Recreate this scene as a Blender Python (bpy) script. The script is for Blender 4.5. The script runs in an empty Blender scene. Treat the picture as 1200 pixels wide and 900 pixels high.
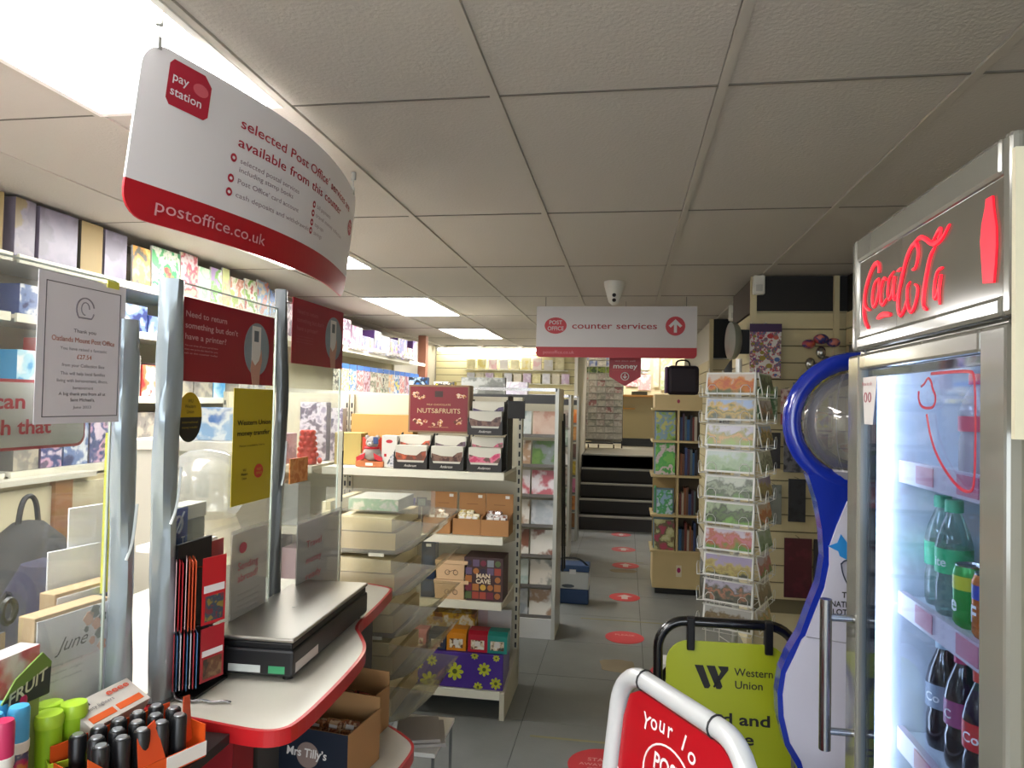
import bpy, bmesh, math, random
from mathutils import Vector, Matrix, Euler
random.seed(7)
scn = bpy.context.scene
COL = scn.collection
PI = math.pi
# ---------------------------------------------------------------- camera
cd = bpy.data.cameras.new('camera'); cam = bpy.data.objects.new('camera', cd); COL.objects.link(cam)
F, YAW, PITCH, ROLL = 833.6, .1593251, .0260334, -.021406
cd.sensor_fit = 'HORIZONTAL'; cd.sensor_width = 36; cd.lens = 36*F/1200; cd.clip_start = .02
fw = Vector((-math.sin(YAW)*math.cos(PITCH), math.cos(YAW)*math.cos(PITCH), math.sin(PITCH)))
rt = Vector((math.cos(YAW), math.sin(YAW), 0)); up = rt.cross(fw)
r2 = rt*math.cos(ROLL)-up*math.sin(ROLL); u2 = rt*math.sin(ROLL)+up*math.cos(ROLL)
cam.matrix_world = Matrix(((r2.x, u2.x, -fw.x, 0), (r2.y, u2.y, -fw.y, 0), (r2.z, u2.z, -fw.z, 1.57), (0, 0, 0, 1)))
scn.camera = cam
# ---------------------------------------------------------------- world, exposure
w = bpy.data.worlds.new('world'); scn.world = w; w.use_nodes = True
w.node_tree.nodes['Background'].inputs[0].default_value = (.6, .62, .7, 1)
w.node_tree.nodes['Background'].inputs[1].default_value = .25
scn.view_settings.view_transform = 'Standard'; scn.view_settings.look = 'None'
scn.view_settings.gamma = 1; scn.view_settings.use_curve_mapping = False
scn.view_settings.exposure = 1.72
PANEL = 9.0      # strength of the ceiling light panels
TUBE = 9.0
al = bpy.data.lights.new('window_daylight', 'AREA'); al.shape = 'RECTANGLE'; al.size = 2.6; al.size_y = 1.5; al.energy = 22; al.color = (.86, .93, 1.)
alo = bpy.data.objects.new('window_daylight', al); COL.objects.link(alo); alo.location = (.0, -2.62, 1.45); alo.rotation_euler = (PI/2, 0, 0)
# ---------------------------------------------------------------- materials
MC = {}
def ramp(cr, stops):
    while len(cr.elements) > 1: cr.elements.remove(cr.elements[-1])
    cr.elements[0].position = stops[0][0]; cr.elements[0].color = srgb(stops[0][1])
    for p, c in stops[1:]: cr.elements.new(p).color = srgb(c)
def srgb(h):
    if isinstance(h, str):
        h = h.lstrip('#'); c = [int(h[i:i+2], 16)/255 for i in (0, 2, 4)]
        return tuple((x/12.92 if x <= .04045 else ((x+.055)/1.055)**2.4) for x in c)+(1,)
    return tuple(h)+(1,)
def M(col, rough=.5, metal=0., emis=0., bump=0., bscale=200., coat=0., vary=0.):
    k = ('M', col, rough, metal, emis, bump, bscale, coat, vary)
    if k in MC: return MC[k]
    m = bpy.data.materials.new('mat'); m.use_nodes = True; nt = m.node_tree; b = nt.nodes['Principled BSDF']
    c = srgb(col); b.inputs['Base Color'].default_value = c
    b.inputs['Roughness'].default_value = rough; b.inputs['Metallic'].default_value = metal
    if coat: b.inputs['Coat Weight'].default_value = coat; b.inputs['Coat Roughness'].default_value = .08
    if emis: b.inputs['Emission Color'].default_value = c; b.inputs['Emission Strength'].default_value = emis
    if bump or vary:
        tc = nt.nodes.new('ShaderNodeTexCoord'); n = nt.nodes.new('ShaderNodeTexNoise')
        nt.links.new(tc.outputs['Object'], n.inputs['Vector']); n.inputs['Scale'].default_value = bscale; n.inputs['Detail'].default_value = 4
        if bump:
            bp = nt.nodes.new('ShaderNodeBump'); bp.inputs['Strength'].default_value = bump; bp.inputs['Distance'].default_value = .004
            nt.links.new(n.outputs['Fac'], bp.inputs['Height']); nt.links.new(bp.outputs['Normal'], b.inputs['Normal'])
        if vary:
            n2 = nt.nodes.new('ShaderNodeTexNoise'); nt.links.new(tc.outputs['Object'], n2.inputs['Vector']); n2.inputs['Scale'].default_value = 3; n2.inputs['Detail'].default_value = 6
            r = nt.nodes.new('ShaderNodeValToRGB'); r.color_ramp.elements[0].position = .35; r.color_ramp.elements[1].position = .65
            r.color_ramp.elements[0].color = tuple(x*(1-vary) for x in c[:3])+(1,); r.color_ramp.elements[1].color = tuple(min(1, x*(1+vary)) for x in c[:3])+(1,)
            nt.links.new(n2.outputs['Fac'], r.inputs['Fac']); nt.links.new(r.outputs['Color'], b.inputs['Base Color'])
    MC[k] = m; return m
def PM(cols, scale=18., rough=.35, kind='noise', coat=0.):
    """printed picture: blotches of the given colours, different on every object"""
    k = ('P', tuple(cols), scale, rough, kind, coat)
    if k in MC: return MC[k]
    m = bpy.data.materials.new('print'); m.use_nodes = True; nt = m.node_tree; b = nt.nodes['Principled BSDF']
    tc = nt.nodes.new('ShaderNodeTexCoord'); oi = nt.nodes.new('ShaderNodeObjectInfo')
    mu = nt.nodes.new('ShaderNodeMath'); mu.operation = 'MULTIPLY'; mu.inputs[1].default_value = 91.
    nt.links.new(oi.outputs['Random'], mu.inputs[0])
    n = nt.nodes.new('ShaderNodeTexNoise') if kind == 'noise' else nt.nodes.new('ShaderNodeTexVoronoi')
    if kind == 'noise': n.noise_dimensions = '4D'; n.inputs['Detail'].default_value = 3.5
    else: n.voronoi_dimensions = '4D'
    nt.links.new(tc.outputs['Object'], n.inputs['Vector']); nt.links.new(mu.outputs[0], n.inputs['W']); n.inputs['Scale'].default_value = scale
    r = nt.nodes.new('ShaderNodeValToRGB'); cr = r.color_ramp; cr.interpolation = 'LINEAR' if kind == 'noise' else 'CONSTANT'
    lo, hi = (.33, .67) if kind == 'noise' else (0., 1.)
    N = len(cols)
    if kind == 'noise': ramp(cr, [(lo+(hi-lo)*(q+t)/N, c) for q, c in enumerate(cols) for t in (0, .45)])
    else: ramp(cr, [(q/N, c) for q, c in enumerate(cols)])
    if kind == 'noise': nt.links.new(n.outputs['Fac'], r.inputs['Fac'])
    else:
        sp = nt.nodes.new('ShaderNodeSeparateColor'); nt.links.new(n.outputs['Color'], sp.inputs[0]); nt.links.new(sp.outputs[0], r.inputs['Fac'])
    nt.links.new(r.outputs['Color'], b.inputs['Base Color']); b.inputs['Roughness'].default_value = rough
    if coat: b.inputs['Coat Weight'].default_value = coat
    MC[k] = m; return m
def SCENE_PRINT(sky, far, ground, fleck, scale=30):
    """landscape picture: sky above, land below, with foliage flecks"""
    k = ('L', sky, far, ground, fleck, scale)
    if k in MC: return MC[k]
    m = bpy.data.materials.new('landscape_print'); m.use_nodes = True; nt = m.node_tree; b = nt.nodes['Principled BSDF']
    tc = nt.nodes.new('ShaderNodeTexCoord'); oi = nt.nodes.new('ShaderNodeObjectInfo'); sx = nt.nodes.new('ShaderNodeSeparateXYZ')
    nt.links.new(tc.outputs['Generated'], sx.inputs[0])
    mu = nt.nodes.new('ShaderNodeMath'); mu.operation = 'MULTIPLY'; mu.inputs[1].default_value = 77.; nt.links.new(oi.outputs['Random'], mu.inputs[0])
    n = nt.nodes.new('ShaderNodeTexNoise'); n.noise_dimensions = '4D'; n.inputs['Scale'].default_value = scale; n.inputs['Detail'].default_value = 5
    nt.links.new(tc.outputs['Object'], n.inputs['Vector']); nt.links.new(mu.outputs[0], n.inputs['W'])
    ad = nt.nodes.new('ShaderNodeMath'); ad.operation = 'MULTIPLY_ADD'; ad.inputs[1].default_value = 1.6; ad.inputs[2].default_value = -.8
    nt.links.new(n.outputs['Fac'], ad.inputs[0])
    a2 = nt.nodes.new('ShaderNodeMath'); a2.operation = 'ADD'; nt.links.new(ad.outputs[0], a2.inputs[0]); nt.links.new(sx.outputs['Z'], a2.inputs[1])
    r = nt.nodes.new('ShaderNodeValToRGB'); cr = r.color_ramp
    ramp(cr, ((.05, ground), (.32, fleck), (.45, far), (.6, fleck), (.78, sky)))
    nt.links.new(a2.outputs[0], r.inputs['Fac']); nt.links.new(r.outputs['Color'], b.inputs['Base Color']); b.inputs['Roughness'].default_value = .3
    MC[k] = m; return m
def CLEAR(tint='#ffffff', gloss=.08, haze=0., rough=.03):
    k = ('C', tint, gloss, haze, rough)
    if k in MC: return MC[k]
    m = bpy.data.materials.new('clear'); m.use_nodes = True; nt = m.node_tree; nt.nodes.clear()
    o = nt.nodes.new('ShaderNodeOutputMaterial'); t = nt.nodes.new('ShaderNodeBsdfTransparent'); t.inputs[0].default_value = srgb(tint)
    g = nt.nodes.new('ShaderNodeBsdfGlossy'); g.inputs['Roughness'].default_value = rough
    fr = nt.nodes.new('ShaderNodeLayerWeight'); fr.inputs[0].default_value = .25
    mp = nt.nodes.new('ShaderNodeMapRange'); mp.inputs[3].default_value = gloss*.5; mp.inputs[4].default_value = min(1, gloss*6)
    nt.links.new(fr.outputs['Fresnel'], mp.inputs[0])
    mx = nt.nodes.new('ShaderNodeMixShader'); nt.links.new(mp.outputs[0], mx.inputs[0]); nt.links.new(t.outputs[0], mx.inputs[1]); nt.links.new(g.outputs[0], mx.inputs[2])
    last = mx
    if haze:
        d = nt.nodes.new('ShaderNodeBsdfDiffuse'); d.inputs[0].default_value = (.9, .9, .9, 1)
        m2 = nt.nodes.new('ShaderNodeMixShader'); m2.inputs[0].default_value = haze
        nt.links.new(mx.outputs[0], m2.inputs[1]); nt.links.new(d.outputs[0], m2.inputs[2]); last = m2
    nt.links.new(last.outputs[0], o.inputs[0]); MC[k] = m; return m
WHITE = M('#e9e7e0', .5); CREAM = M('#d8cfae', .55); BLACK = M('#101012', .4); STEEL = M('#b9bbbd', .25, 1.)
SHELF = M('#e4e2d0', .45); KRAFT = M('#a37c50', .75); RED = M('#c3141f', .4); PORED = M('#b5121f', .4); WIRE = M('#d9dad6', .3, .4)
PAPER = M('#f1eff2', .6); DARK = M('#24262a', .5)
# ---------------------------------------------------------------- geometry
class G:
    def __init__(s): s.v = []; s.f = []; s.m = []; s.s = []
    def add(s, vs, fs, m=0, sm=False):
        b = len(s.v); s.v += [tuple(p) for p in vs]; s.f += [tuple(i+b for i in f) for f in fs]; s.m += [m]*len(fs); s.s += [sm]*len(fs); return s
    def box(s, x0, x1, y0, y1, z0, z1, m=0, front=None, top=None):
        v = [(x0, y0, z0), (x1, y0, z0), (x1, y1, z0), (x0, y1, z0), (x0, y0, z1), (x1, y0, z1), (x1, y1, z1), (x0, y1, z1)]
        s.add(v, [(0, 3, 2, 1), (4, 5, 6, 7), (0, 1, 5, 4), (1, 2, 6, 5), (2, 3, 7, 6), (3, 0, 4, 7)], m)
        if front is not None: s.m[-4] = front
        if top is not None: s.m[-5] = top
        return s
    def cbox(s, w, d, h, m=0, front=None, top=None): return s.box(-w/2, w/2, -d/2, d/2, 0, h, m, front, top)
    def rod(s, p, q, r, n=8, r2=None, m=0, caps=True):
        p = Vector(p); q = Vector(q); d = (q-p).normalized(); a = d.orthogonal().normalized(); b = d.cross(a); r2 = r if r2 is None else r2
        vs = [p+(a*math.cos(t)+b*math.sin(t))*r for t in [2*PI*i/n for i in range(n)]]+[q+(a*math.cos(t)+b*math.sin(t))*r2 for t in [2*PI*i/n for i in range(n)]]
        s.add(vs, [(i, (i+1) % n, n+(i+1) % n, n+i) for i in range(n)], m, n > 5)
        if caps: s.add(vs, [tuple(range(n))[::-1], tuple(range(n, 2*n))], m)
        return s
    def tube(s, pts, r, n=8, closed=False, m=0, flat=1.):
        P = [Vector(p) for p in pts]; N = len(P); rings = []; prev = None
        rr = r if isinstance(r, (list, tuple)) else [r]*N
        for i in range(N):
            t = (P[(i+1) % N]-P[i-1]) if closed or 0 < i < N-1 else (P[1]-P[0] if i == 0 else P[-1]-P[-2])
            t.normalize()
            a = t.orthogonal().normalized() if prev is None else (prev-t*prev.dot(t)).normalized()
            prev = a; b = t.cross(a)
            rings.append([P[i]+(a*math.cos(2*PI*j/n)+b*math.sin(2*PI*j/n)*flat)*rr[i] for j in range(n)])
        vs = [v for q in rings for v in q]; fs = []
        for i in range(N if closed else N-1):
            k = (i+1) % N
            for j in range(n): fs.append((i*n+j, i*n+(j+1) % n, k*n+(j+1) % n, k*n+j))
        s.add(vs, fs, m, True)
        if not closed: s.add(vs, [tuple(range(n))[::-1], tuple(range((N-1)*n, N*n))], m)
        return s
    def lathe(s, prof, c=(0, 0, 0), n=20, m=0, sm=True, sy=1.):
        vs = []; k = len(prof)
        for i in range(n):
            t = 2*PI*i/n
            vs += [(c[0]+r*math.cos(t), c[1]+r*math.sin(t)*sy, c[2]+z) for r, z in prof]
        fs = [(i*k+j, ((i+1) % n)*k+j, ((i+1) % n)*k+j+1, i*k+j+1) for i in range(n) for j in range(k-1)]
        s.add(vs, fs, m, sm); return s
    def poly(s, pts, off, m=0, m2=None):
        """closed outline extruded by the vector off"""
        n = len(pts); o = Vector(off); vs = [Vector(p) for p in pts]; vs += [p+o for p in vs]
        s.add(vs, [tuple(range(n))], m); s.add(vs, [tuple(range(n, 2*n))[::-1]], m)
        s.add(vs, [(i, i+n, (i+1) % n+n, (i+1) % n) for i in range(n)], m if m2 is None else m2); return s
    def xf(s, mat): s.v = [tuple(mat @ Vector(p)) for p in s.v]; return s
    def mesh(s, name, mats):
        me = bpy.data.meshes.new(name); me.from_pydata(s.v, [], s.f)
        for m in mats: me.materials.append(m)
        me.polygons.foreach_set('material_index', s.m); me.polygons.foreach_set('use_smooth', s.s)
        bm = bmesh.new(); bm.from_mesh(me); bmesh.ops.recalc_face_normals(bm, faces=bm.faces)
        for e in bm.edges:
            if len(e.link_faces) == 2 and e.calc_face_angle(0) > .7: e.smooth = False
        bm.to_mesh(me); bm.free()
        return me
def mk(name, g, mats, parent=None, loc=(0, 0, 0), rot=(0, 0, 0), label=None, bev=0., kind=None):
    mats = mats if isinstance(mats, (list, tuple)) else [mats]
    me = g if isinstance(g, bpy.types.Mesh) else g.mesh(name, mats)
    o = bpy.data.objects.new(name, me); COL.objects.link(o); o.location = loc; o.rotation_euler = rot
    if parent: o.parent = parent
    if label: o['label'] = label
    if kind: o['kind'] = kind
    if bev:
        b = o.modifiers.new('bevel', 'BEVEL'); b.width = bev; b.segments = 2; b.limit_method = 'ANGLE'; b.angle_limit = .9
    return o
USED = {}
def tag(o, label, cat, group=None):
    if label in USED: print('DUP LABEL', label)
    n = len(label.split())
    if n < 4 or n > 16: print('LABEL LEN', n, label)
    USED[label] = 1
    o['label'] = label; o['category'] = cat
    if group: o['group'] = group
    return o
def thing(name, label, cat, loc=(0, 0, 0), rot=(0, 0, 0), group=None):
    o = bpy.data.objects.new(name, None); COL.objects.link(o); o.location = loc
    o.rotation_euler = rot if isinstance(rot, (tuple, list)) else (0, 0, rot); o.empty_display_size = .05
    return tag(o, label, cat, group)
def one(name, g, mats, label, cat, loc=(0, 0, 0), rot=(0, 0, 0), group=None, bev=0.):
    return tag(mk(name, g, mats, None, loc, rot if isinstance(rot, (tuple, list)) else (0, 0, rot), None, bev), label, cat, group)
def st(name, g, mats, parent=None, **k): return mk(name, g, mats, parent, kind='structure', **k)
TXT = {}
def T(s, o, h, mat, parent, u=(1, 0, 0), v=(0, 0, 1), align='L', width=None, bold=0., name='lettering', fn=None, depth=.0012, shear=0.):
    """lettering: outlines of the built-in font laid on the plane u, v through o (cap height h)"""
    k = (s, bold, align, shear)
    if k not in TXT:
        c = bpy.data.curves.new('t', 'FONT'); c.body = s; c.size = 1/.73; c.offset = bold; c.resolution_u = 3; c.fill_mode = 'FRONT'; c.shear = shear
        c.align_x = {'L': 'LEFT', 'C': 'CENTER', 'R': 'RIGHT'}[align]; c.space_line = .8
        ob = bpy.data.objects.new('t', c); me = ob.to_mesh()
        TXT[k] = ([tuple(p.co) for p in me.vertices], [tuple(p.vertices) for p in me.polygons]); ob.to_mesh_clear(); bpy.data.objects.remove(ob)
    vs, fs = TXT[k]
    if not vs: return None
    sx = h
    if width: xs = [p[0] for p in vs]; sx = width/(max(xs)-min(xs))
    g = G()
    if fn: pts = [fn(p[0]*sx, p[1]*h) for p in vs]
    else:
        O = Vector(o); U = Vector(u); V = Vector(v); Nn = U.cross(V)*depth
        pts = [O+U*(p[0]*sx)+V*(p[1]*h)+Nn for p in vs]
    g.add(pts, fs); me = bpy.data.meshes.new('lettering'); me.from_pydata(g.v, [], g.f); me.materials.append(mat)
    return mk(name, me, mat, parent)
def wordsplit(s, width, h):
    def wd(q):
        c = bpy.data.curves.new('t', 'FONT'); c.body = q; c.size = 1/.73; ob = bpy.data.objects.new('t', c); me = ob.to_mesh()
        xs = [v.co.x for v in me.vertices]; r = max(xs); ob.to_mesh_clear(); bpy.data.objects.remove(ob); return r
    k = width/wd(s); ws = s.split(' '); out = []
    for i, w_ in enumerate(ws):
        e = wd(' '.join(ws[:i+1])); a = wd(w_); out.append((w_, (e-a)*k, a*k*.985))
    return out
ORD = ['first', 'second', 'third', 'fourth', 'fifth', 'sixth', 'seventh', 'eighth', 'ninth', 'tenth', 'eleventh', 'twelfth', 'thirteenth', 'fourteenth', 'fifteenth', 'sixteenth', 'seventeenth', 'eighteenth', 'nineteenth', 'twentieth']
def pack(name, label, cat, loc, w, d, h, mats, rz=0., group=None, lean=0., bev=.0015):
    """boxed goods: front (local -y) carries the second material"""
    g = G().cbox(w, d, h, 0, front=1 if isinstance(mats, (list, tuple)) and len(mats) > 1 else None)
    return one(name, g, mats, label, cat, loc, (lean, 0, rz), group, bev)
# ================================================================ STRUCTURE
GX0, GY0 = -.966, 1.88
# floor: slab with vinyl tiles
fl = st('floor', G().box(-2.95, 1.4, -2.6, 10.9, -.06, -.004), M('#1d1e20', .7))
FT = M('#777a78', .42, bump=.12, bscale=40, vary=.10)
tm = G().box(.0015, .6085, .0015, .6085, -.004, 0).mesh('floor_tile', [FT])
for i in range(7):
    for j in range(22): st('floor_tile', tm, FT, fl, loc=(-2.92+.61*i, -2.57+.61*j, 0))
# ceiling: tiles between T-bars, with four light panels
ce = st('ceiling', G().box(-2.95, 1.4, -2.6, 10.9, 2.425, 2.47), M('#3a3834', .9))
CT = M('#c2bcb3', .92, bump=.5, bscale=90)
ctm = {}
LIGHTS = [(-1, 0), (-2, 2), (-2, 4), (-2, 6), (-1, -2), (-3, -1)]  # last two panels are added out of view, behind the camera, for extra light
TB = M('#bfb9ae', .6)
for i in range(-4, 4):
    for j in range(-4, 8):
        x0 = GX0+.6*i; y0 = GY0-1.2+1.2*j; x1 = min(x0+.6, 1.39); xa = max(x0, -2.94); ya = max(y0, -2.58); y1 = min(y0+1.2, 10.74)
        if x1-xa < .03 or y1-ya < .03 or (i, j) in LIGHTS: continue
        k = (round(x1-xa, 3), round(y1-ya, 3))
        if k not in ctm: ctm[k] = G().box(.014, k[0]-.014, .0045, k[1]-.0045, 0, .012).mesh('ceiling_tile', [CT])
        st('ceiling_tile', ctm[k], CT, ce, loc=(xa, ya, 2.401+random.uniform(0, .003)))
for i in range(-3, 5):
    x = GX0+.6*i
    if -2.93 < x < 1.38: st('ceiling_bar', G().box(x-.012, x+.012, -2.59, 10.74, 2.396, 2.42), TB, ce)
for j in range(-3, 9):
    y = GY0-1.2+1.2*j
    if -2.5 < y < 10.74: st('ceiling_cross_bar', G().box(-2.94, 1.39, y-.003, y+.003, 2.4, 2.42), M('#6a655c', .7), ce)
PL = ['behind the pay station sign', 'beyond the pay station sign', 'second before the back wall', 'nearest the back wall', 'added unseen behind the camera', 'added unseen by the shop front']
for (i, j), nm in zip(LIGHTS, PL):
    x0 = GX0+.6*i; y0 = GY0-1.2+1.2*j; y1 = min(y0+1.2, 10.7)
    t = thing('ceiling_light', 'bright white rectangular light panel in the ceiling, '+nm, 'light', ((x0+.3), (y0+.6), 2.396), group='ceiling light panels')
    f = G()
    for a in ((-.29, -.27, -.59, .59), (.27, .29, -.59, .59), (-.27, .27, -.59, -.57), (-.27, .27, .57, .59)): f.box(*a, -.004, .02)
    mk('light_frame', f, M('#f2f0ea', .4), t)
    mk('diffuser', G().box(-.27, .27, -.57, .57, .002, .012), M('#fefbf8', .5, emis=PANEL), t)
# walls
W1 = M('#d9d4c6', .7)
st('wall_left', G().box(-3.05, -2.95, -2.6, 10.9, 0, 2.47), W1)
wf = M('#b9b4a8', .7)
st('wall_front', G().box(-3.05, -1.3, -2.7, -2.6, 0, 2.47).box(1.3, 1.5, -2.7, -2.6, 0, 2.47).box(-1.3, 1.3, -2.7, -2.6, 0, .7).box(-1.3, 1.3, -2.7, -2.6, 2.2, 2.47), wf)
wn_ = st('window_1', G().box(-1.3, 1.3, -2.66, -2.64, .7, .74).box(-1.3, 1.3, -2.66, -2.64, 2.16, 2.2).box(-1.3, -1.26, -2.66, -2.64, .74, 2.16).box(1.26, 1.3, -2.66, -2.64, .74, 2.16), WHITE)
st('glass_pane', G().box(-1.26, 1.26, -2.653, -2.648, .74, 2.16), CLEAR('#f4f8f8', .05), wn_)
SLATC = M('#cfc39a', .5); SLATB = M('#6f674e', .7)
def slatwall(name, x0, y0, L, z0, z1, ang, pitch=.105, mat=SLATC, thick=.02):
    """slatted panel whose boards face local -y, starting at (x0, y0) and running L along ang"""
    t = st(name, G().box(0, L, .0, thick, z0, z1), SLATB, loc=(x0, y0, 0), rot=(0, 0, ang))
    sm = G().box(.001, L-.001, -.012, 0, .004, pitch-.004).mesh('slat', [mat]); z = z1-pitch
    while z > z0-.001: st('slat', sm, mat, t, loc=(0, 0, z)); z -= pitch
    return t
st('wall_back', G().box(-3.05, -.6, 10.78, 10.9, 0, 2.47), W1)
slatwall('trim_1', -2.93, 10.76, 2.32, .3, 2.4, 0, mat=M('#e0d6a8', .5))
st('wall_right', G().box(1.36, 1.5, -2.7, 6.9, 0, 2.47), W1)
slatwall('trim_2', 1.34, 4.63, 4.6, .3, 2.17, -PI/2)
st('trim_3', G().box(1.335, 1.36, .03, 4.63, 2.17, 2.395), M('#1b1713', .6))
# pillar with slatted faces and a dark band at the top
st('wall_1', G().box(.80, 1.36, 4.67, 5.5, 0, 2.395), M('#cdc29c', .6))
slatwall('trim_4', .80, 4.66, .54, .3, 2.17, 0)
slatwall('trim_5', .79, 5.5, .83, .3, 2.17, -PI/2)
st('trim_6', G().box(.80, 1.34, 4.645, 4.668, 2.18, 2.395), M('#191512', .6))
st('trim_7', G().box(.78, .80, 4.668, 5.5, 2.18, 2.395), M('#4c4038', .6))
st('trim_8', G().box(.765, .80, 4.635, 4.67, .0, 2.395), SLATC)
st('trim_9', G().box(1.255, 1.285, 4.615, 4.645, .0, 2.395), SLATC)
# second return wall beside the steps
st('wall_2', G().box(.80, 1.5, 6.92, 7.1, 0, 2.47), W1)
slatwall('trim_10', .80, 6.9, .56, .3, 2.02, 0)
st('trim_11', G().box(.80, 1.36, 6.885, 6.91, 2.03, 2.395), M('#0e0d0d', .6))
st('trim_12', G().box(.765, .80, 6.87, 6.92, 0, 2.395), SLATC)
st('wall_3', G().box(.80, .9, 7.1, 10.2, 0, 2.47), W1)
slatwall('trim_13', .79, 10.2, 3.1, .3, 2.02, -PI/2)
# upper room: steps, landing, back wall
sp = st('trim_14', G().box(-.6, .8, 10.0, 13.0, -.05, .86), M('#2d2c2d', .6))
SN = M('#a9a69c', .35, .3)
for k in range(5):
    y = 9.0+.25*k; z = .176*(k+1)
    s_ = st('step', G().box(-.58, .8, y, y+(.25 if k < 4 else .4), z-.176, z-.012), M('#3c3b3d', .7), loc=(0, 0, 0))
    st('step_nosing', G().box(-.58, .8, y-.012, y+.05, z-.02, z), SN, s_)
st('floor_landing', G().box(-.94, 1.6, 10.95, 13.0, .862, .88).box(-.58, 1.6, 10.05, 10.95, .862, .88), M('#8b8778', .4, vary=.1))
st('wall_4', G().box(-.64, -.6, 8.9, 10.9, 0, 3.2), W1)
st('wall_8', G().box(-1.0, -.95, 10.9, 13.0, 0, 3.2), W1); st('wall_9', G().box(-1.0, -.6, 10.9, 10.94, 0, 3.2), W1)
st('wall_5', G().box(-1.0, 2.6, 12.9, 13.05, 0, 3.2), M('#d8cba6', .7))
st('baseboard_back', G().box(-.6, .8, 12.86, 12.9, .88, 1.06), M('#2e3133', .5))
st('wall_6', G().box(1.3, 1.4, 10.2, 13.0, 0, 3.2), W1)
st('ceiling_landing', G().box(-1.0, 2.6, 10.9, 13.05, 3.2, 3.26), M('#d5cec2', .9))
st('wall_7', G().box(-.62, 1.5, 10.9, 10.95, 2.4, 3.2), W1)
t = thing('ceiling_light', 'light panel hidden high above the landing', 'light', (.2, 12.0, 3.19), group='ceiling light panels')
mk('light_frame', G().box(-.6, .6, -.3, .3, 0, .01), WHITE, t); mk('diffuser', G().box(-.57, .57, -.27, .27, -.006, -.001), M('#fefbf8', .5, emis=PANEL*1.1), t)
# tube light along the back wall, red-brown beam
t = thing('tube_light', 'long fluorescent tube light over the back wall', 'light', (-2.1, 10.60, 2.36))
mk('housing', G().box(-.8, .8, -.04, .04, .02, .036), WHITE, t)
mk('tube', G().rod((-.76, 0, .0), (.76, 0, .0), .018, 10), M('#fffaf0', .5, emis=TUBE), t)
for s in (-1, 1): mk('end_cap', G().rod((s*.76, 0, 0), (s*.8, 0, 0), .022, 10), WHITE, t)
st('trim_15', G().box(-2.6, -2.5, 8.66, 8.76, 0, 2.39), M('#8d5b45', .5))
st('baseboard_left', G().box(-2.95, -2.93, -2.5, 10.7, 0, .1), DARK)
# ================================================================ HANGING SIGNS
# curved pay-station sign: bowed sheet hung from two ceiling chains
SW = M('#e8e5e8', .35); SR = M('#b01726', .35); SP = M('#b3243a', .4); SG = M('#a3909a', .4)
def psx(s, z): return -1.018+.095*math.sin(PI*max(0, min(1, s)))-.118*(2.33-z)
def psf(x, z, off=0.): s = x/1.2; return (psx(s, z)+off, 1.342+x, z)
t = thing('hanging_sign', 'large curved white and red pay station sign hanging over the counter', 'sign', (0, 0, 0))
SS = [0, .002, .006, .012, .02, .03, .04, .05]+[.05+.9*i/34 for i in range(1, 34)]+[.95, .96, .97, .98, .988, .994, .998, 1]
NS = len(SS)-1
def strip(za, zb, off, th, mat, nm):
    g = G(); vs = []; fs = []
    def zr(s, z):   # rounded corners
        x = s*1.2; d = min(x, 1.2-x); r = .06
        if d >= r: return z
        k = r-math.sqrt(max(0, r*r-(r-d)**2)); return max(min(z, 2.33-k), 1.95+k)
    rows = [za+(zb-za)*j/6 for j in range(7)]
    for side in (0, 1):
        for i in range(NS+1):
            for z in rows: s = SS[i]; zz = zr(s, z); vs.append(psf(s*1.2, zz, off-side*th))
    n = 7; K = (NS+1)*n
    for i in range(NS):
        for j in range(6):
            a = i*n+j; fs += [(a, a+n, a+n+1, a+1), (K+a, K+a+1, K+a+n+1, K+a+n)]
        for j in (0, 6): a = i*n+j; fs.append((a, a+n, K+a+n, K+a))
    for i in (0, NS):
        for j in range(6): a = i*n+j; fs.append((a, a+1, K+a+1, K+a))
    g.add(vs, fs, 0, False); return mk(nm, g, mat, t)
strip(2.03, 2.33, 0, .004, SW, 'sign_panel'); strip(1.95, 2.03, .0003, .0046, SR, 'red_band')
def pst(s, x, z, h, mat, width=None, bold=0.):
    if ' ' in s and h > .02:
        for w_, dx, ww in wordsplit(s, width, h): pst(w_, x+dx, z, h, mat, ww, bold)
        return
    return T(s, None, h, mat, t, fn=lambda a, b: psf(x+a, z+b, .0018), width=width, bold=bold)
def psd(x, z, rx, rz, mat, nm='logo_badge', off=.0014, n=20, pts=None):
    P = pts or [(rx*math.cos(2*PI*i/n), rz*math.sin(2*PI*i/n)) for i in range(n)]
    g = G(); g.add([psf(x+a, z+b, off) for a, b in P], [tuple(range(len(P)))]); return mk(nm, g, mat, t)
psd(.12, 2.265, 0, 0, SP, pts=[(-.055, -.038), (-.045, -.05), (.05, -.05), (.062, -.04), (.062, .03), (.04, .05), (-.045, .05), (-.055, .038)])
psd(.153, 2.277, .022, .014, M('#d2606c', .4), 'post_office_oval', .0018)
pst('pay', .075, 2.27, .02, SW, .042, .01); pst('station', .073, 2.238, .02, SW, .085, .01)
pst('selected Post Office\u2019 services are', .285, 2.243, .026, SP, .79, .008)
pst('available from this counter', .285, 2.196, .026, SP, .66, .008)
for x, z, s, wd in ((.30, 2.158, 'selected postal services', .27), (.30, 2.136, 'including stamp books', .24), (.30, 2.107, 'Post Office\u2019 card account', .28), (.30, 2.073, 'cash deposits and withdrawals', .36),
                    (.70, 2.152, 'bill payments', .13), (.70, 2.126, 'travel money collection', .30), (.70, 2.098, 'top-ups', .08), (.70, 2.073, 'savings', .07)):
    pst(s, x, z, .013, SG, wd)
    if 'including' not in s: psd(x-.022, z+.006, .0105, .0105, SP, 'bullet_icon')
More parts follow.
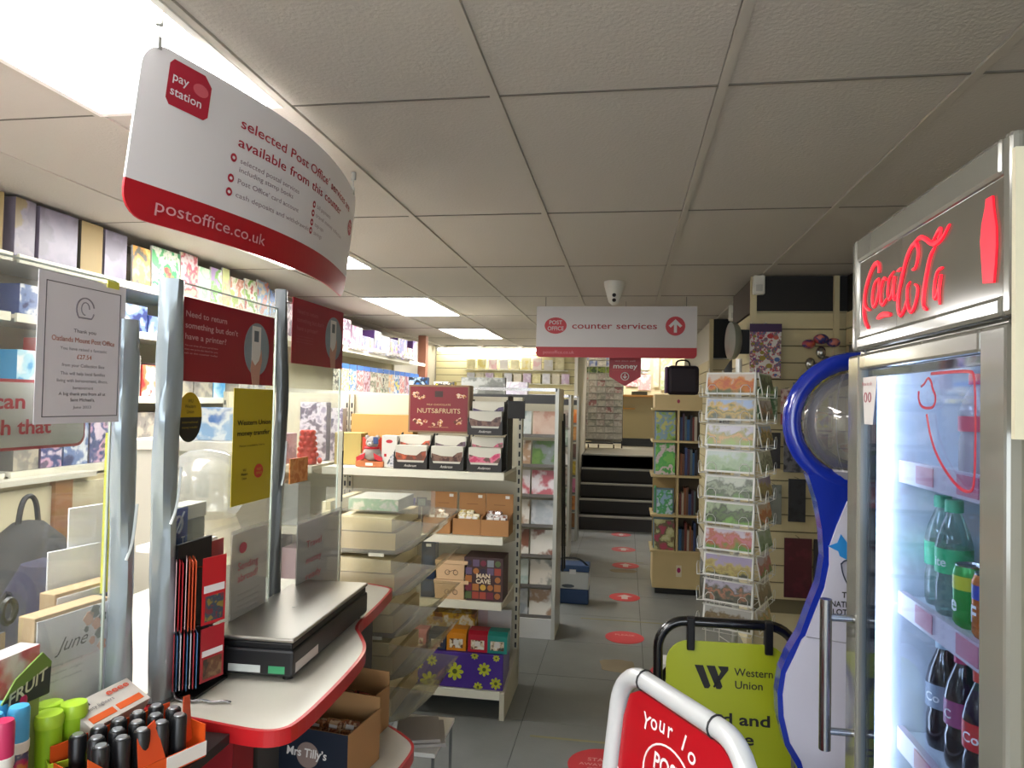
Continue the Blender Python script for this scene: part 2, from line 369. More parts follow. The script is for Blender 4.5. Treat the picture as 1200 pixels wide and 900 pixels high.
for x, z in ((.278, 2.164), (.278, 2.113), (.278, 2.079), (.678, 2.158), (.678, 2.132), (.678, 2.104), (.678, 2.079)): psd(x, z, .005, .004, SW, 'bullet_mark', .0018)
psd(1.13, 2.2, .038, .028, SP, 'post_office_oval')
pst('POST', 1.108, 2.204, .012, SW, .044); pst('OFFICE', 1.105, 2.187, .012, SW, .05)
pst('postoffice.co.uk', .075, 1.978, .03, M('#d9a5ab', .4), .36)
for x in (.035, 1.115):
    p = psf(x, 2.33, -.002); g = G()
    g.rod((p[0], p[1], 2.325), (p[0], p[1], 2.398), .0025, 6); g.rod((p[0], p[1], 2.37), (p[0], p[1], 2.4), .009, 10); g.box(p[0]-.004, p[0]+.004, p[1]-.006, p[1]+.006, 2.318, 2.345)
    mk('hanger', g, M('#a9aaa6', .4), t)
# counter services sign
t = thing('hanging_sign', 'flat white counter services sign with red lower band, above the aisle', 'sign', (-.09, 5.5, 1.93))
g = G()
def rrect(w_, h0, h1, r, n=5):
    pts = []
    for cx, cz, a0 in ((w_/2-r, h0+r, -90), (-w_/2+r, h0+r, 180)):
        for i in range(n+1): a = math.radians(a0+90*i/n); pts.append((cx+r*math.cos(a), 0, cz+r*math.sin(a)))
    return [(w_/2, 0, h1)]+pts[:n+1][::-1]+pts[n+1:][::-1]+[(-w_/2, 0, h1)]
mk('sign_panel', G().box(-.61, .61, 0, .008, .08, .395), M('#c6c2c3', .4), t)
mk('red_band', G().poly(rrect(1.22, 0, .08, .03), (0, .008, 0)), M('#a81420', .4), t)
def disc(rx, rz, c, off=-.0012, n=28, th=.001): return G().poly([(c[0]+rx*math.cos(2*PI*i/n), off, c[1]+rz*math.sin(2*PI*i/n)) for i in range(n)], (0, th, 0))
mk('post_office_oval', disc(.086, .064, (-.46, .245)), M('#b22732', .4), t); lt = M('#c3bfc0', .4)
T('POST', (-.46, -.0015, .255), .032, lt, t, align='C', width=.1, bold=.015); T('OFFICE', (-.46, -.0015, .208), .032, lt, t, align='C', width=.125, bold=.015)
for w_, dx, ww in wordsplit('counter services', .65, .05): T(w_, (-.335+dx, -.001, .222), .05, M('#96101f', .4), t, width=ww, bold=.012)
mk('arrow_disc', disc(.073, .073, (.45, .245)), M('#b01f2b', .4), t)
mk('arrow', G().poly([(.45+a, -.003, .245+b) for a, b in ((-.011, -.05), (.011, -.05), (.011, .012), (.035, -.012), (.05, .003), (0, .052), (-.05, .003), (-.035, -.012), (-.011, .012))], (0, .001, 0)), lt, t)
T('postoffice.co.uk', (-.555, -.001, .027), .026, M('#cf7a80', .4), t, width=.24)
for x in (-.54, .53): mk('hanger', G().rod((x, .004, .385), (x, .004, .468), .003, 6), M('#6d6b68', .4), t)
# pennant
t = thing('hanging_pennant', 'small red pointed money pennant hanging below the counter services sign', 'sign', (-.012, 5.75, 1.72))
mk('pennant_panel', G().poly([(-.125, 0, .4), (-.125, 0, .075), (0, 0, 0), (.125, 0, .075), (.125, 0, .4)], (0, .006, 0)), M('#9c1621', .4), t)
T('money', (0, -.001, .142), .04, M('#d9d2cc', .4), t, align='C', width=.19, bold=.02); T('buy back unsold travel money', (0, -.001, .12), .01, M('#b9503a', .4), t, align='C', width=.2); T('we also sell', (0, -.001, .196), .012, M('#c98b8b', .4), t, align='C', width=.16)
mk('arrow_ring', G().tube([(.03*math.cos(2*PI*i/20), -.003, .078+.03*math.sin(2*PI*i/20)) for i in range(20)], .004, 5, True), M('#cfc6c2', .4), t)
mk('arrow', G().poly([(a, -.003, .078+b) for a, b in ((-.004, .02), (.004, .02), (.004, -.006), (.013, .003), (.017, -.003), (0, -.02), (-.017, -.003), (-.013, .003), (-.004, -.006))], (0, .001, 0)), M('#cfc6c2', .4), t)
mk('hanger', G().rod((0, .003, .39), (0, .003, .678), .002, 6), STEEL, t)
# CCTV camera and sensors
t = thing('security_camera', 'white dome security camera on the ceiling above the hanging sign', 'camera', (-.09, 4.83, 2.4))
mk('camera_body', G().lathe([(.0, 0), (.07, 0), (.07, -.02), (.062, -.05), (.045, -.11), (.036, -.14), (.018, -.158), (0, -.16)], n=24), M('#c9c6bd', .35), t)
mk('lens', G().lathe([(0, 0), (.013, 0), (.013, .006), (0, .006)], n=14).xf(Matrix.Translation((0, -.055, -.1)) @ Matrix.Rotation(1.2, 4, 'X')), BLACK, t)
mk('lens', G().lathe([(0, 0), (.013, 0), (.013, .006), (0, .006)], n=14).xf(Matrix.Translation((0, -.045, -.133)) @ Matrix.Rotation(1.1, 4, 'X')), BLACK, t)
def sensor(x, y, z, lab):
    t = thing('alarm_sensor', lab, 'sensor', (x, y, z)); mk('housing', G().box(-.035, .035, -.045, 0, 0, .12), M('#dad8cd', .4), t, bev=.008); mk('sensor_window', G().box(-.02, .02, -.048, -.044, .02, .06), M('#bdbcb4', .3), t, bev=.003)
sensor(.80, 4.6, 2.27, 'white alarm sensor at the top corner of the slatted pillar'); sensor(.79, 5.57, 2.22, 'white sensor on the far edge of the pillar near the ceiling')
# ================================================================ FRIDGE
FX, FY0, FY1 = .5, 1.03, 1.71
t = thing('drinks_fridge', 'tall silver grey glass-door drinks fridge with lit red lettering on its header', 'fridge', (.82, 1.37, 0))
SIL = M('#84847c', .16, .25, coat=.6); SILD = M('#4b4a46', .2, .2, coat=.5)
def L(g): return g.xf(Matrix.Translation((-.82, -1.37, 0)))
g = G(); g.box(.52, 1.17, FY0, FY0+.04, .08, 1.95); g.box(.52, 1.17, FY1-.04, FY1, .08, 1.95); g.box(1.13, 1.17, FY0+.04, FY1-.04, .08, 1.95); g.box(.52, 1.13, FY0+.04, FY1-.04, 1.69, 1.95); g.box(.52, 1.13, FY0+.04, FY1-.04, .08, .3)
mk('cabinet', L(g), SIL, t, bev=.006)
g = G(); g.box(.535, 1.125, FY0+.042, FY0+.05, .3, 1.69); g.box(.535, 1.125, FY1-.05, FY1-.042, .3, 1.69); g.box(1.115, 1.127, FY0+.05, FY1-.05, .3, 1.69); g.box(.54, 1.12, FY0+.05, FY1-.05, 1.68, 1.69); g.box(.54, 1.12, FY0+.05, FY1-.05, .3, .31)
mk('interior_lining', L(g), M('#e8edf5', .5), t)
def frame(y0, y1, z0, z1, b, x0, x1, bt=None, bb=None):
    bt = bt or b; bb = bb or b
    return G().box(x0, x1, y0, y0+b, z0, z1).box(x0, x1, y1-b, y1, z0, z1).box(x0, x1, y0+b, y1-b, z1-bt, z1).box(x0, x1, y0+b, y1-b, z0, z0+bb)
mk('header_frame', L(frame(FY0, FY1, 1.70, 1.95, .03, FX+.002, .522, .055, .032)), SIL, t, bev=.008)
mk('header_panel', L(G().box(.508, .522, FY0+.025, FY1-.035, 1.725, 1.9)), M('#6a675e', .12, .1, coat=.5), t)
mk('door_frame', L(frame(FY0, FY1, .1, 1.69, .075, FX-.005, .52, .035, .06)), SIL, t, bev=.006)
mk('door_gasket', L(frame(FY0+.07, FY1-.07, .15, 1.655, .014, .515, .53)), DARK, t)
mk('door_glass', L(G().box(.506, .51, FY0+.07, FY1-.07, .15, 1.66)), CLEAR('#e8f2ff', .05), t)
mk('light_strip', L(G().box(.545, .56, FY1-.075, FY1-.052, .34, 1.67)), M('#eaf3ff', .5, emis=2.6), t)
mk('light_strip', L(G().box(.56, .60, FY0+.1, FY1-.1, 1.665, 1.676)), M('#eaf3ff', .5, emis=1.4), t)
mk('plinth', L(G().box(.55, 1.15, FY0+.03, FY1-.03, .0, .08)), BLACK, t)
hg = G().rod((.44, 1.66, .83), (.44, 1.66, 1.155), .0125, 14).rod((.44, 1.66, .87), (.5, 1.66, .87), .008, 10).rod((.44, 1.66, 1.115), (.5, 1.66, 1.115), .008, 10)
mk('door_handle', L(hg), STEEL, t, label='brushed steel bar handle')
GLOW = M('#ff2036', .4, emis=.26)
LOGO = [([(1.55, 1.851), (1.547, 1.867), (1.564, 1.877), (1.594, 1.866), (1.624, 1.839), (1.638, 1.813), (1.631, 1.79), (1.602, 1.782)], .0048), ([(1.638, 1.813), (1.644, 1.784), (1.633, 1.76), (1.611, 1.744)], .0042),
 ([(1.556, 1.759), (1.522, 1.763), (1.481, 1.757)], .005), ([(1.548, 1.84), (1.573, 1.837), (1.589, 1.812), (1.584, 1.784), (1.564, 1.788), (1.547, 1.813), (1.548, 1.838)], .0032),
 ([(1.505, 1.829), (1.521, 1.838), (1.538, 1.815), (1.539, 1.788), (1.523, 1.78), (1.502, 1.792)], .0036), ([(1.466, 1.839), (1.492, 1.83), (1.5, 1.802), (1.489, 1.784), (1.469, 1.804), (1.459, 1.837), (1.468, 1.8), (1.463, 1.779), (1.446, 1.793)], .0034),
 ([(1.447, 1.836), (1.426, 1.837)], .003), ([(1.376, 1.825), (1.36, 1.825), (1.349, 1.846), (1.351, 1.863), (1.368, 1.873), (1.399, 1.857), (1.422, 1.824), (1.439, 1.796), (1.446, 1.768), (1.434, 1.747), (1.413, 1.754), (1.397, 1.777)], .0048),
 ([(1.368, 1.873), (1.341, 1.877), (1.318, 1.868), (1.297, 1.855), (1.278, 1.85), (1.252, 1.853), (1.226, 1.87)], .0042), ([(1.292, 1.853), (1.273, 1.869), (1.255, 1.873), (1.265, 1.853), (1.279, 1.847)], .003),
 ([(1.385, 1.805), (1.401, 1.797), (1.398, 1.759), (1.375, 1.745), (1.353, 1.77), (1.349, 1.79), (1.365, 1.797)], .0034), ([(1.28, 1.846), (1.302, 1.833), (1.317, 1.799), (1.325, 1.778), (1.329, 1.752), (1.311, 1.744)], .0044),
 ([(1.25, 1.805), (1.271, 1.805), (1.283, 1.782), (1.284, 1.757), (1.268, 1.763), (1.252, 1.804), (1.264, 1.768), (1.261, 1.746)], .0036)]
def smooth(P, it=2):
    for _ in range(it):
        Q = [P[0]]
        for a, b in zip(P, P[1:]): Q += [tuple(.75*x+.25*y for x, y in zip(a, b)), tuple(.25*x+.75*y for x, y in zip(a, b))]
        P = Q+[P[-1]]
    return P
g = G()
for P, r in LOGO:
    P = smooth(P); n = len(P)
    g.tube([(.5065, y, z) for y, z in P], [r*(.35+.85*math.sin(PI*(i+.5)/n)**.7) for i in range(n)], 6, flat=1)
mk('script_logo', L(G().add([(min(max(x, .504), .508), y, z) for x, y, z in g.v], g.f, 0)), GLOW, t)
BT = [(1.107, 1.876), (1.089, 1.876), (1.086, 1.857), (1.079, 1.83), (1.078, 1.804), (1.081, 1.776), (1.085, 1.752), (1.115, 1.756), (1.119, 1.788), (1.123, 1.818), (1.119, 1.842), (1.11, 1.863)]
mk('bottle_emblem', L(G().poly([(.5045, y, z) for y, z in BT], (.003, 0, 0))), GLOW, t)
# door print: outlined cup and looping line, warning label
RP = M('#b3203a', .4)
def ribbon(P, wd, x=.503):
    P = smooth([(x, y, z) for y, z in P], 2); g = G()
    g.tube(P, wd, 5); return G().add([(x-.0006 if a < x else x+.0006, b, c) for a, b, c in g.v], g.f)
mk('door_print', L(ribbon([(1.285, 1.633), (1.148, 1.632), (1.134, 1.624), (1.131, 1.549), (1.133, 1.465), (1.146, 1.451), (1.181, 1.453), (1.227, 1.474), (1.265, 1.501), (1.288, 1.531), (1.302, 1.565)], .0028)), RP, t)
mk('door_print', L(ribbon([(1.325, 1.613), (1.312, 1.617), (1.298, 1.628), (1.284, 1.62), (1.279, 1.607), (1.267, 1.597), (1.269, 1.582), (1.285, 1.575), (1.323, 1.576), (1.337, 1.591), (1.335, 1.605)], .0025)), RP, t)
mk('warning_label', L(G().poly([(.5045, 1.64, 1.64), (.5045, 1.55, 1.64), (.5045, 1.575, 1.54), (.5045, 1.625, 1.54)], (.001, 0, 0))), M('#e6e2e0', .5), t)
T('Please be safe', (.503-.82, 1.632-1.37, 1.622), .008, RP, t, u=(0, -1, 0), width=.06)
for k, y in enumerate((1.615, 1.59)): mk('warning_symbol', L(G().tube([(.5035, y+.008*math.cos(a*PI/8), 1.597+.01*math.sin(a*PI/8)) for a in range(16)], .0011, 4, True)), M('#a8606a', .5), t)
# shelves
for z, nm in ((1.452, 'a'), (1.172, 'b'), (.885, 'c'), (.6, 'd')):
    s_ = mk('wire_shelf', L(G().box(.60, 1.11, FY0+.052, FY1-.052, z-.008, z)), M('#cfd6df', .4), t)
    mk('price_rail', L(G().box(.585, .599, FY0+.055, FY1-.055, z-.035, z+.012)), M('#c9b9c4', .3), s_)
    for q in range(3): mk('rail_sticker', L(G().box(.583, .5845, 1.12+q*.18, 1.2+q*.18, z-.028, z+.008)), M('#c56a80', .4), s_)
def bottle(x, y, z, cap, liquid, label_c, lab, txt=None, h=.235, r=.0325, grp=None):
    t = thing('drink_bottle', lab, 'bottle', (x, y, z), group=grp); k = h/.235
    prof = [(0, 0), (r*.9, 0), (r, .012), (r, .06), (r*.9, .075), (r, .09), (r*1.02, .135*k), (r*.85, .16*k), (r*.5, .19*k), (.0125, .2*k), (.0125, .21*k)]
    mk('bottle_body', G().lathe(prof, n=20), liquid, t)
    mk('bottle_label', G().lathe([(r*1.03, .082), (r*1.04, .13*k)], n=20), label_c, t)
    mk('cap', G().lathe([(0, .2*k), (.0165, .2*k), (.0165, .221*k), (.015, .224*k), (0, .224*k)], n=18), cap, t)
    if txt: T(txt, None, .018, M('#f4f2ee', .4), t, fn=lambda a, b: (-(r*1.06)*math.cos((a)/r), -(r*1.06)*math.sin(a/r), .096+b) , bold=.02)
    return t
COLA = M('#1d0f12', .08, coat=.6); CLR = CLEAR('#c4e6dc', .12, .12)
bottle(.655, 1.60, .885, M('#9fb4bf', .4), COLA, M('#8d97a5', .4), 'cola bottle with pale silver label and grey cap, back left of lower shelf', 'Co')
bottle(.655, 1.515, .885, M('#c02a5c', .4), COLA, M('#a04376', .4), 'cola bottle with purple label and magenta cap on lower fridge shelf', 'C')
bottle(.645, 1.415, .885, M('#e03a2a', .4), COLA, M('#d8202c', .4), 'cola bottle with red label and orange-red cap on lower fridge shelf', 'Co')
bottle(.655, 1.32, .885, M('#cfd4d8', .4), COLA, M('#9aa0a8', .4), 'cola bottle with grey label, right of the orange-red capped one')
bottle(.655, 1.61, 1.172, M('#46b78b', .4), CLR, M('#4fbf8c', .4), 'clear lemonade bottle with green cap at the back left of the middle shelf')
bottle(.645, 1.535, 1.172, M('#3fc08a', .4), CLR, M('#37c382', .4), 'clear lemonade bottle with green cap and green label, front of middle shelf', 'ite')
for k, (x, y, c, lab) in enumerate(((.64, 1.45, '#37a545', 'green lemonade can with yellow top on the middle fridge shelf'), (.64, 1.375, '#d8742a', 'orange and blue drink can beside the green can'))):
    c_ = thing('drink_can', lab, 'can', (x, y, 1.172)); r = .031
    mk('can_body', G().lathe([(0, 0), (.025, 0), (r, .01), (r, .1), (.027, .112)], n=20), M(c, .25, .3), c_); mk('can_lid', G().lathe([(.027, .112), (.0275, .115), (.025, .115), (.024, .111), (0, .111)], n=20), STEEL, c_)
    mk('colour_band', G().lathe([(r*1.01, .07), (r*1.01, .095)], n=20), M(['#d9d23a', '#3a4aa8'][k], .3), c_)
    T('e' if k == 0 else 'F', None, .03, M('#f4f2ee', .4), c_, fn=lambda a, b, r=r: (-(r*1.03)*math.cos(a/r-.3), -(r*1.03)*math.sin(a/r-.3), .03+b), bold=.03)
for k in range(3):
    y = 1.46-.09*k; bottle(.655, y, 1.452, M('#c02432', .4), CLEAR('#eccfd2', .12, .3), M('#d9606c', .4), ORD[k]+' red-labelled clear bottle from the hinge side, top fridge shelf', h=.2)
for k in range(3):
    bottle(.655, 1.6-.09*k, .6, M('#33343a', .4), COLA, M('#74303a', .4), ORD[k]+' dark cola bottle from the left on the bottom fridge shelf')
# pegboard panel beside the fridge
t = thing('pegboard_panel', 'cream pegboard end panel beside the drinks fridge at right edge', 'panel', (.632, .9, 1.54))
mk('board', G().box(-.19, .3, 0, .008, 0, .34), M('#cfcab0', .5), t); g = G()
for i in range(12):
    for j in range(9): g.rod((-.17+i*.038, -.0008, .02+j*.038), (-.17+i*.038, -.0002, .02+j*.038), .003, 6)
o = mk('peg_hole', g, M('#5a5748', .6), t); o['kind'] = 'stuff'
mk('bracket', G().box(-.12, -.06, .02, .13, .1, .14), STEEL, t)
# ================================================================ LOTTERY STAND
t = thing('lottery_stand', 'blue and white lottery play stand with round blue hoop beside the fridge', 'stand', (.60, 1.95, 0))
BLUE = M('#0f2a9a', .18, coat=.6); LW = M('#cfcfe0', .35)
PR = [(-.13, 1.40), (-.108, 1.33), (-.095, 1.26), (-.09, 1.19), (-.10, 1.12), (-.122, 1.06), (-.145, .99), (-.172, .94), (-.192, .89), (-.2, .83), (-.197, .77), (-.18, .70), (-.15, .65), (-.12, .55), (-.115, .04)]
sil = [(x, 0, z) for x, z in PR]+[(-x, 0, z) for x, z in PR[::-1]]
mk('body', G().poly(sil, (0, .05, 0)), BLUE, t, bev=.004)
PW = [(-.035, 1.335), (-.06, 1.27), (-.078, 1.215), (-.077, 1.17), (-.088, 1.11), (-.11, 1.05), (-.133, .985), (-.142, .975), (-.16, .93), (-.18, .885), (-.187, .83), (-.184, .775), (-.168, .71), (-.14, .665), (-.11, .56), (-.105, .05)]
mk('front_panel', G().poly([(x, -.006, z) for x, z in PW]+[(-x, -.006, z) for x, z in PW[::-1]], (0, .007, 0)), LW, t)
mk('panel_seam', G().rod((-.132, -.008, .985), (.132, -.008, .96), .0012, 5), M('#8d8d9a', .5), t)
N = 36
mk('hoop', G().tube([(.0+.168*math.cos(2*PI*i/N), .022, 1.537+.162*math.sin(2*PI*i/N)) for i in range(N)], .024, 12, True), BLUE, t)
mk('globe', G().lathe([(.136*math.sin(PI*i/20), -.136*math.cos(PI*i/20)) for i in range(21)], (0, .03, 1.535), 36), CLEAR('#dcdde0', .25, .10), t)
mk('globe_seam', G().tube([(.045*math.cos(2*PI*i/N), .03+.1285*math.sin(2*PI*i/N)*1., 1.535+.128*math.cos(2*PI*i/N)) if 0 else (-.03+.012*math.sin(2*PI*i/N), .03+.131*math.sin(2*PI*i/N), 1.535+.131*math.cos(2*PI*i/N)) for i in range(N)], .0016, 5, True), M('#c9c9c6', .2), t)
mk('globe_collar', G().lathe([(.05, 1.39), (.07, 1.41), (.068, 1.415), (.045, 1.4)], (0, .03, 0), 24), CLEAR('#ffffff', .3, .3), t)
mk('base', G().box(-.2, .2, -.12, .2, 0, .04), BLUE, t, bev=.008)
mk('star_logo', G().poly([(-.045+a, -.0085, 1.215+b) for a, b in ((-.006, .036), (.012, .012), (.042, .0), (.02, -.016), (.012, -.03), (-.008, -.02), (-.012, -.008), (-.037, .004), (-.014, .014))], (0, .002, 0)), M('#2b8fdc', .4), t)
mk('logo_outline', G().tube(smooth([(-.05, -.009, 1.175), (-.04, -.009, 1.187), (-.024, -.009, 1.182), (-.006, -.009, 1.16), (-.008, -.009, 1.13)]), .0018, 5).tube(smooth([(-.05, -.009, 1.178), (-.046, -.009, 1.15), (-.032, -.009, 1.12), (-.018, -.009, 1.11)]), .0018, 5), M('#1b2a4a', .4), t)
mk('logo_point', G().poly([(-.024, -.0085, 1.135), (-.014, -.0085, 1.115), (-.022, -.0085, 1.105)], (0, .002, 0)), M('#3b4da8', .4), t)
for s, z in (('THE', 1.09), ('NATIONAL', 1.066), ('LOTTERY', 1.046)): T(s, (-.03, -.0065, z), .015, M('#20222a', .5), t, align='C', bold=.03, width={'THE': .034, 'NATIONAL': .088, 'LOTTERY': .08}[s])
# ================================================================ PAVEMENT SIGNS
def aboard(name, lab, loc, rz, W, H, r, fm, pm, top=.36):
    t = thing(name, lab, 'sign', loc, rz)
    def loop(lean, y0, H=H, W=W):
        P = []; R = .085
        for cx, cz, a0 in ((-W/2+R, H-R, 180), (W/2-R, H-R, 90)):
            for i in range(9): a = math.radians(a0-90*i/8); P.append((cx+R*math.cos(a), y0, cz+R*math.sin(a)))
        P = [(-W/2, y0, 0)]+P+[(W/2, y0, 0)]
        return [(x, y+lean*(H-z), z) for x, y, z in P]
    mk('front_frame', G().tube(loop(-.12, 0), r, 12), fm, t)
    mk('back_frame', G().tube(loop(.3, .045, H-.14, W-.04), r*.7, 12), fm, t)
    mk('cross_bar', G().rod((-W/2, -.12*(H-.12), .12), (W/2, -.12*(H-.12), .12), r*.8, 10), fm, t)
    return t
BKF = M('#0e0e10', .22, coat=.5)
t = aboard('pavement_sign', 'yellow money transfer pavement sign in a black tubular frame', (.322, 2.32, 0), 0.03, .42, .895, .0155, BKF, None)
def lv(x, z): return (x, -.12*(.895-z), z)
YL = M('#a8b414', .38)
R_ = .07; pp = []
for cx, cz, a0 in ((-.175+R_-.01, .825-R_+.0, 180), (.175-R_+.01, .825-R_, 90)):
    for i in range(7): a = math.radians(a0-90*i/6); pp.append((cx+R_*math.cos(a), cz+R_*math.sin(a)))
pp = [(-.185, .2)]+pp+[(.185, .2)]
pp = [(x, z+.012) for x, z in pp]
mk('sign_panel', G().poly([lv(x, z) for x, z in pp], (0, .006, 0)), YL, t)
nv = Vector((0, .12, 1)).normalized()
def TT(s, x, z, h, **k): return T(s, lv(x, z), h, M('#141410', .5), t, v=tuple(nv), **k)
for k in range(3):
    x = -.098+.036*k; pts = [(x, .767), (x+.026, .767), (x+.048, .708), (x+.042, .7), (x+.03, .7), (x+.026, .708)]
    if k == 2: pts = [(x-.002, .767), (x+.03, .767), (x+.03, .757), (x-.012, .703), (x-.016, .706), (x+.008, .752)]
    mk('logo_stroke', G().poly([tuple(Vector(lv(a, b))+Vector((0, -.0016, 0))) for a, b in pts], (0, .001, 0)), M('#141410', .5), t)
TT('Western', .022, .742, .024, width=.115, bold=.01); TT('Union', .022, .705, .024, width=.082, bold=.01)
TT('Send and', -.11, .60, .034, width=.235, bold=.03); TT('receive', -.11, .545, .034, width=.185, bold=.03)
for x in (-.11, .125): mk('clip', G().box(x-.012, x+.012, -.02, .012, .81, .91), BLACK, t, bev=.004)
# red board in white frame
d = Vector((.535, -.845, 0)).normalized(); ang = math.atan2(d.y, d.x)
c0 = Vector((0, 1.70, 0))+d*.222
t = aboard('pavement_sign', 'red and white pavement sign in a thick white tubular frame, nearest the camera', (c0.x, c0.y, 0), ang, .43, .962, .021, M('#cfd2d4', .3, .1, coat=.4), None)
def lw(x, z): return (x, -.12*(.962-z), z)
nv = Vector((0, .12, 1)).normalized()
pp = [(-.19, .25), (-.19, .86), (-.175, .915), (-.14, .935), (.13, .935), (.17, .915), (.19, .87), (.19, .25)]
mk('sign_panel', G().poly([lw(x, z) for x, z in pp], (0, .006, 0)), M('#b3121f', .3, coat=.3), t)
for x in (-.125, .115): mk('frame_joint', G().tube([(x, -.0+.0225*math.cos(a*PI/6), .962+.0225*math.sin(a*PI/6)) for a in range(12)], .0022, 5, True), DARK, t)
WT = M('#f3e9ea', .5)
for ch, s_, z, rot in (('Y', .118, .868, -8), ('o', .148, .878, 0), ('u', .176, .884, 0), ('r', .204, .884, 4), ('l', .247, .880, -14), ('o', .274, .868, -24), ('c', .298, .852, -34), ('a', .325, .828, -42), ('l', .352, .800, -48)):
    a = math.radians(rot); U = Vector((math.cos(a), 0, math.sin(a))); V = Vector((-math.sin(a), .12, math.cos(a)))
    T(ch, lw(s_-.222, z), .034 if ch in 'Yl' else .034, WT, t, u=tuple(U), v=tuple(V), align='C', bold=.012)
oc = (-.012, .80); P = [tuple(Vector(lw(oc[0]+.083*math.cos(2*PI*i/32), oc[1]+.066*math.sin(2*PI*i/32)))+Vector((0, -.001, 0))) for i in range(32)]
mk('oval_outline', G().tube(P, .0022, 5, True), WT, t)
T('POST', lw(oc[0], oc[1]+.008), .034, WT, t, v=tuple(nv), align='C', width=.1, bold=.03); T('OFFICE', lw(oc[0], oc[1]-.04), .034, WT, t, v=tuple(nv), align='C', width=.125, bold=.03)
mk('white_stripe', G().poly([tuple(Vector(lw(x, z))+Vector((0, -.0012, 0))) for x, z in ((-.19, .75), (-.19, .72), (.0, .6), (.03, .62))], (0, .001, 0)), WT, t)
# ================================================================ POSTCARD SPINNER
t = thing('postcard_spinner', 'white wire revolving rack of picture postcards behind the yellow sign', 'rack', (.435, 2.90, 0), math.radians(-12))
CR = math.radians(-24)
mk('centre_pole', G().rod((0, 0, .04), (0, 0, 1.76), .012, 10), WIRE, t)
mk('base', G().lathe([(0, .0), (.2, .0), (.2, .02), (.03, .045), (0, .045)], n=28), BLACK, t)
hw = .098; rows = 10; pit = .0985; SW2 = math.radians(-24)
cardL = [('red autumn trees', SCENE_PRINT('#c9b9a8', '#b5552a', '#4a5a2c', '#c77a2c')), ('blue sky and dark woods', SCENE_PRINT('#9cb4d6', '#4a5f3a', '#223a20', '#c2a24a')), ('golden fields', SCENE_PRINT('#b9b8c4', '#c79a62', '#7d9a3c', '#8a8a4a')),
 ('misty green valley', SCENE_PRINT('#a9b9b4', '#7f9b78', '#4e7a3c', '#8fa884')), ('snow-grey tree branches', SCENE_PRINT('#aab4a4', '#8c9a80', '#57803c', '#3c4a34')), ('bent tree on green lawn', SCENE_PRINT('#8fa07e', '#4f6a38', '#6a9a40', '#33402a')),
 ('pink house and garden', SCENE_PRINT('#c2b8c6', '#b8707e', '#5a8a3c', '#a8644a')), ('purple dusk sky over trees', SCENE_PRINT('#9a8fae', '#8c7a4c', '#3a4030', '#a89a58')), ('orange sunset over water', SCENE_PRINT('#a8a2b4', '#a8725a', '#2c342c', '#5a5a4a')), ('brown moor', SCENE_PRINT('#a8a8a4', '#7a6a4c', '#4a4a34', '#6a5a3c'))]
bord = M('#d9dad4', .4)
NP = G(); 
base_ang = math.radians(-24)
for fi, (fa, fn_) in enumerate(((0, 'left face'), (90, 'right face'))):
    A = base_ang+math.radians(fa); n = Vector((math.sin(A), -math.cos(A), 0)); u = Vector((math.cos(A), math.sin(A), 0))
    for r_ in range(rows):
        z = 1.618-pit*r_; c = Vector((.435, 2.90, z))+n*.116
        g = G().cbox(.188, .003, .086, 0); g.box(-.087, .087, -.0028, -.0016, .007, .079, 1)
        nm, mt = cardL[r_] if fi == 0 else cardL[(r_*3+5) % 10]
        one('postcard', g, [bord, mt], 'picture postcard of %s, %s row of the rack\u2019s %s' % (nm, ORD[r_], fn_), 'postcard', tuple(c), (math.radians(-12), 0, A), 'postcards on the revolving rack')
for fi in range(4):
    A = base_ang+math.radians(90*fi)+math.radians(12); n = Vector((math.sin(A), -math.cos(A), 0)); u = Vector((math.cos(A), math.sin(A), 0))
    for r_ in range(rows):
        z = 1.612-pit*r_; w_ = G()
        p = lambda a, b, c_: tuple(u*a+n*b+Vector((0, 0, c_)))
        w_.tube([p(-.09, .09, z), p(-.09, .125, z-.004), p(.09, .125, z-.004), p(.09, .09, z)], .0014, 4)
        for s in (-.062, .062): w_.tube([p(s-.018, .128, z-.004), p(s-.018, .130, z+.03), p(s-.008, .130, z+.042), p(s+.008, .130, z+.042), p(s+.018, .130, z+.03), p(s+.018, .128, z-.004)], .0013, 4)
        w_.tube([p(-.09, .09, z), p(-.09, .075, z+.09), p(.09, .075, z+.09), p(.09, .09, z)], .0013, 4)
        mk('wire_pocket', w_, WIRE, t)
w_ = G()
for fi in range(4):
    A = base_ang+math.radians(90*fi+45+12); q = Vector((math.sin(A), -math.cos(A), 0))*.125; w_.rod((q.x, q.y, .62), (q.x, q.y, 1.72), .002, 5); w_.rod((q.x, q.y, .64), (0, 0, .64), .002, 5); w_.rod((q.x, q.y, 1.7), (0, 0, 1.7), .002, 5)
o = mk('wire_frame', w_, WIRE, t); o['kind'] = 'stuff'
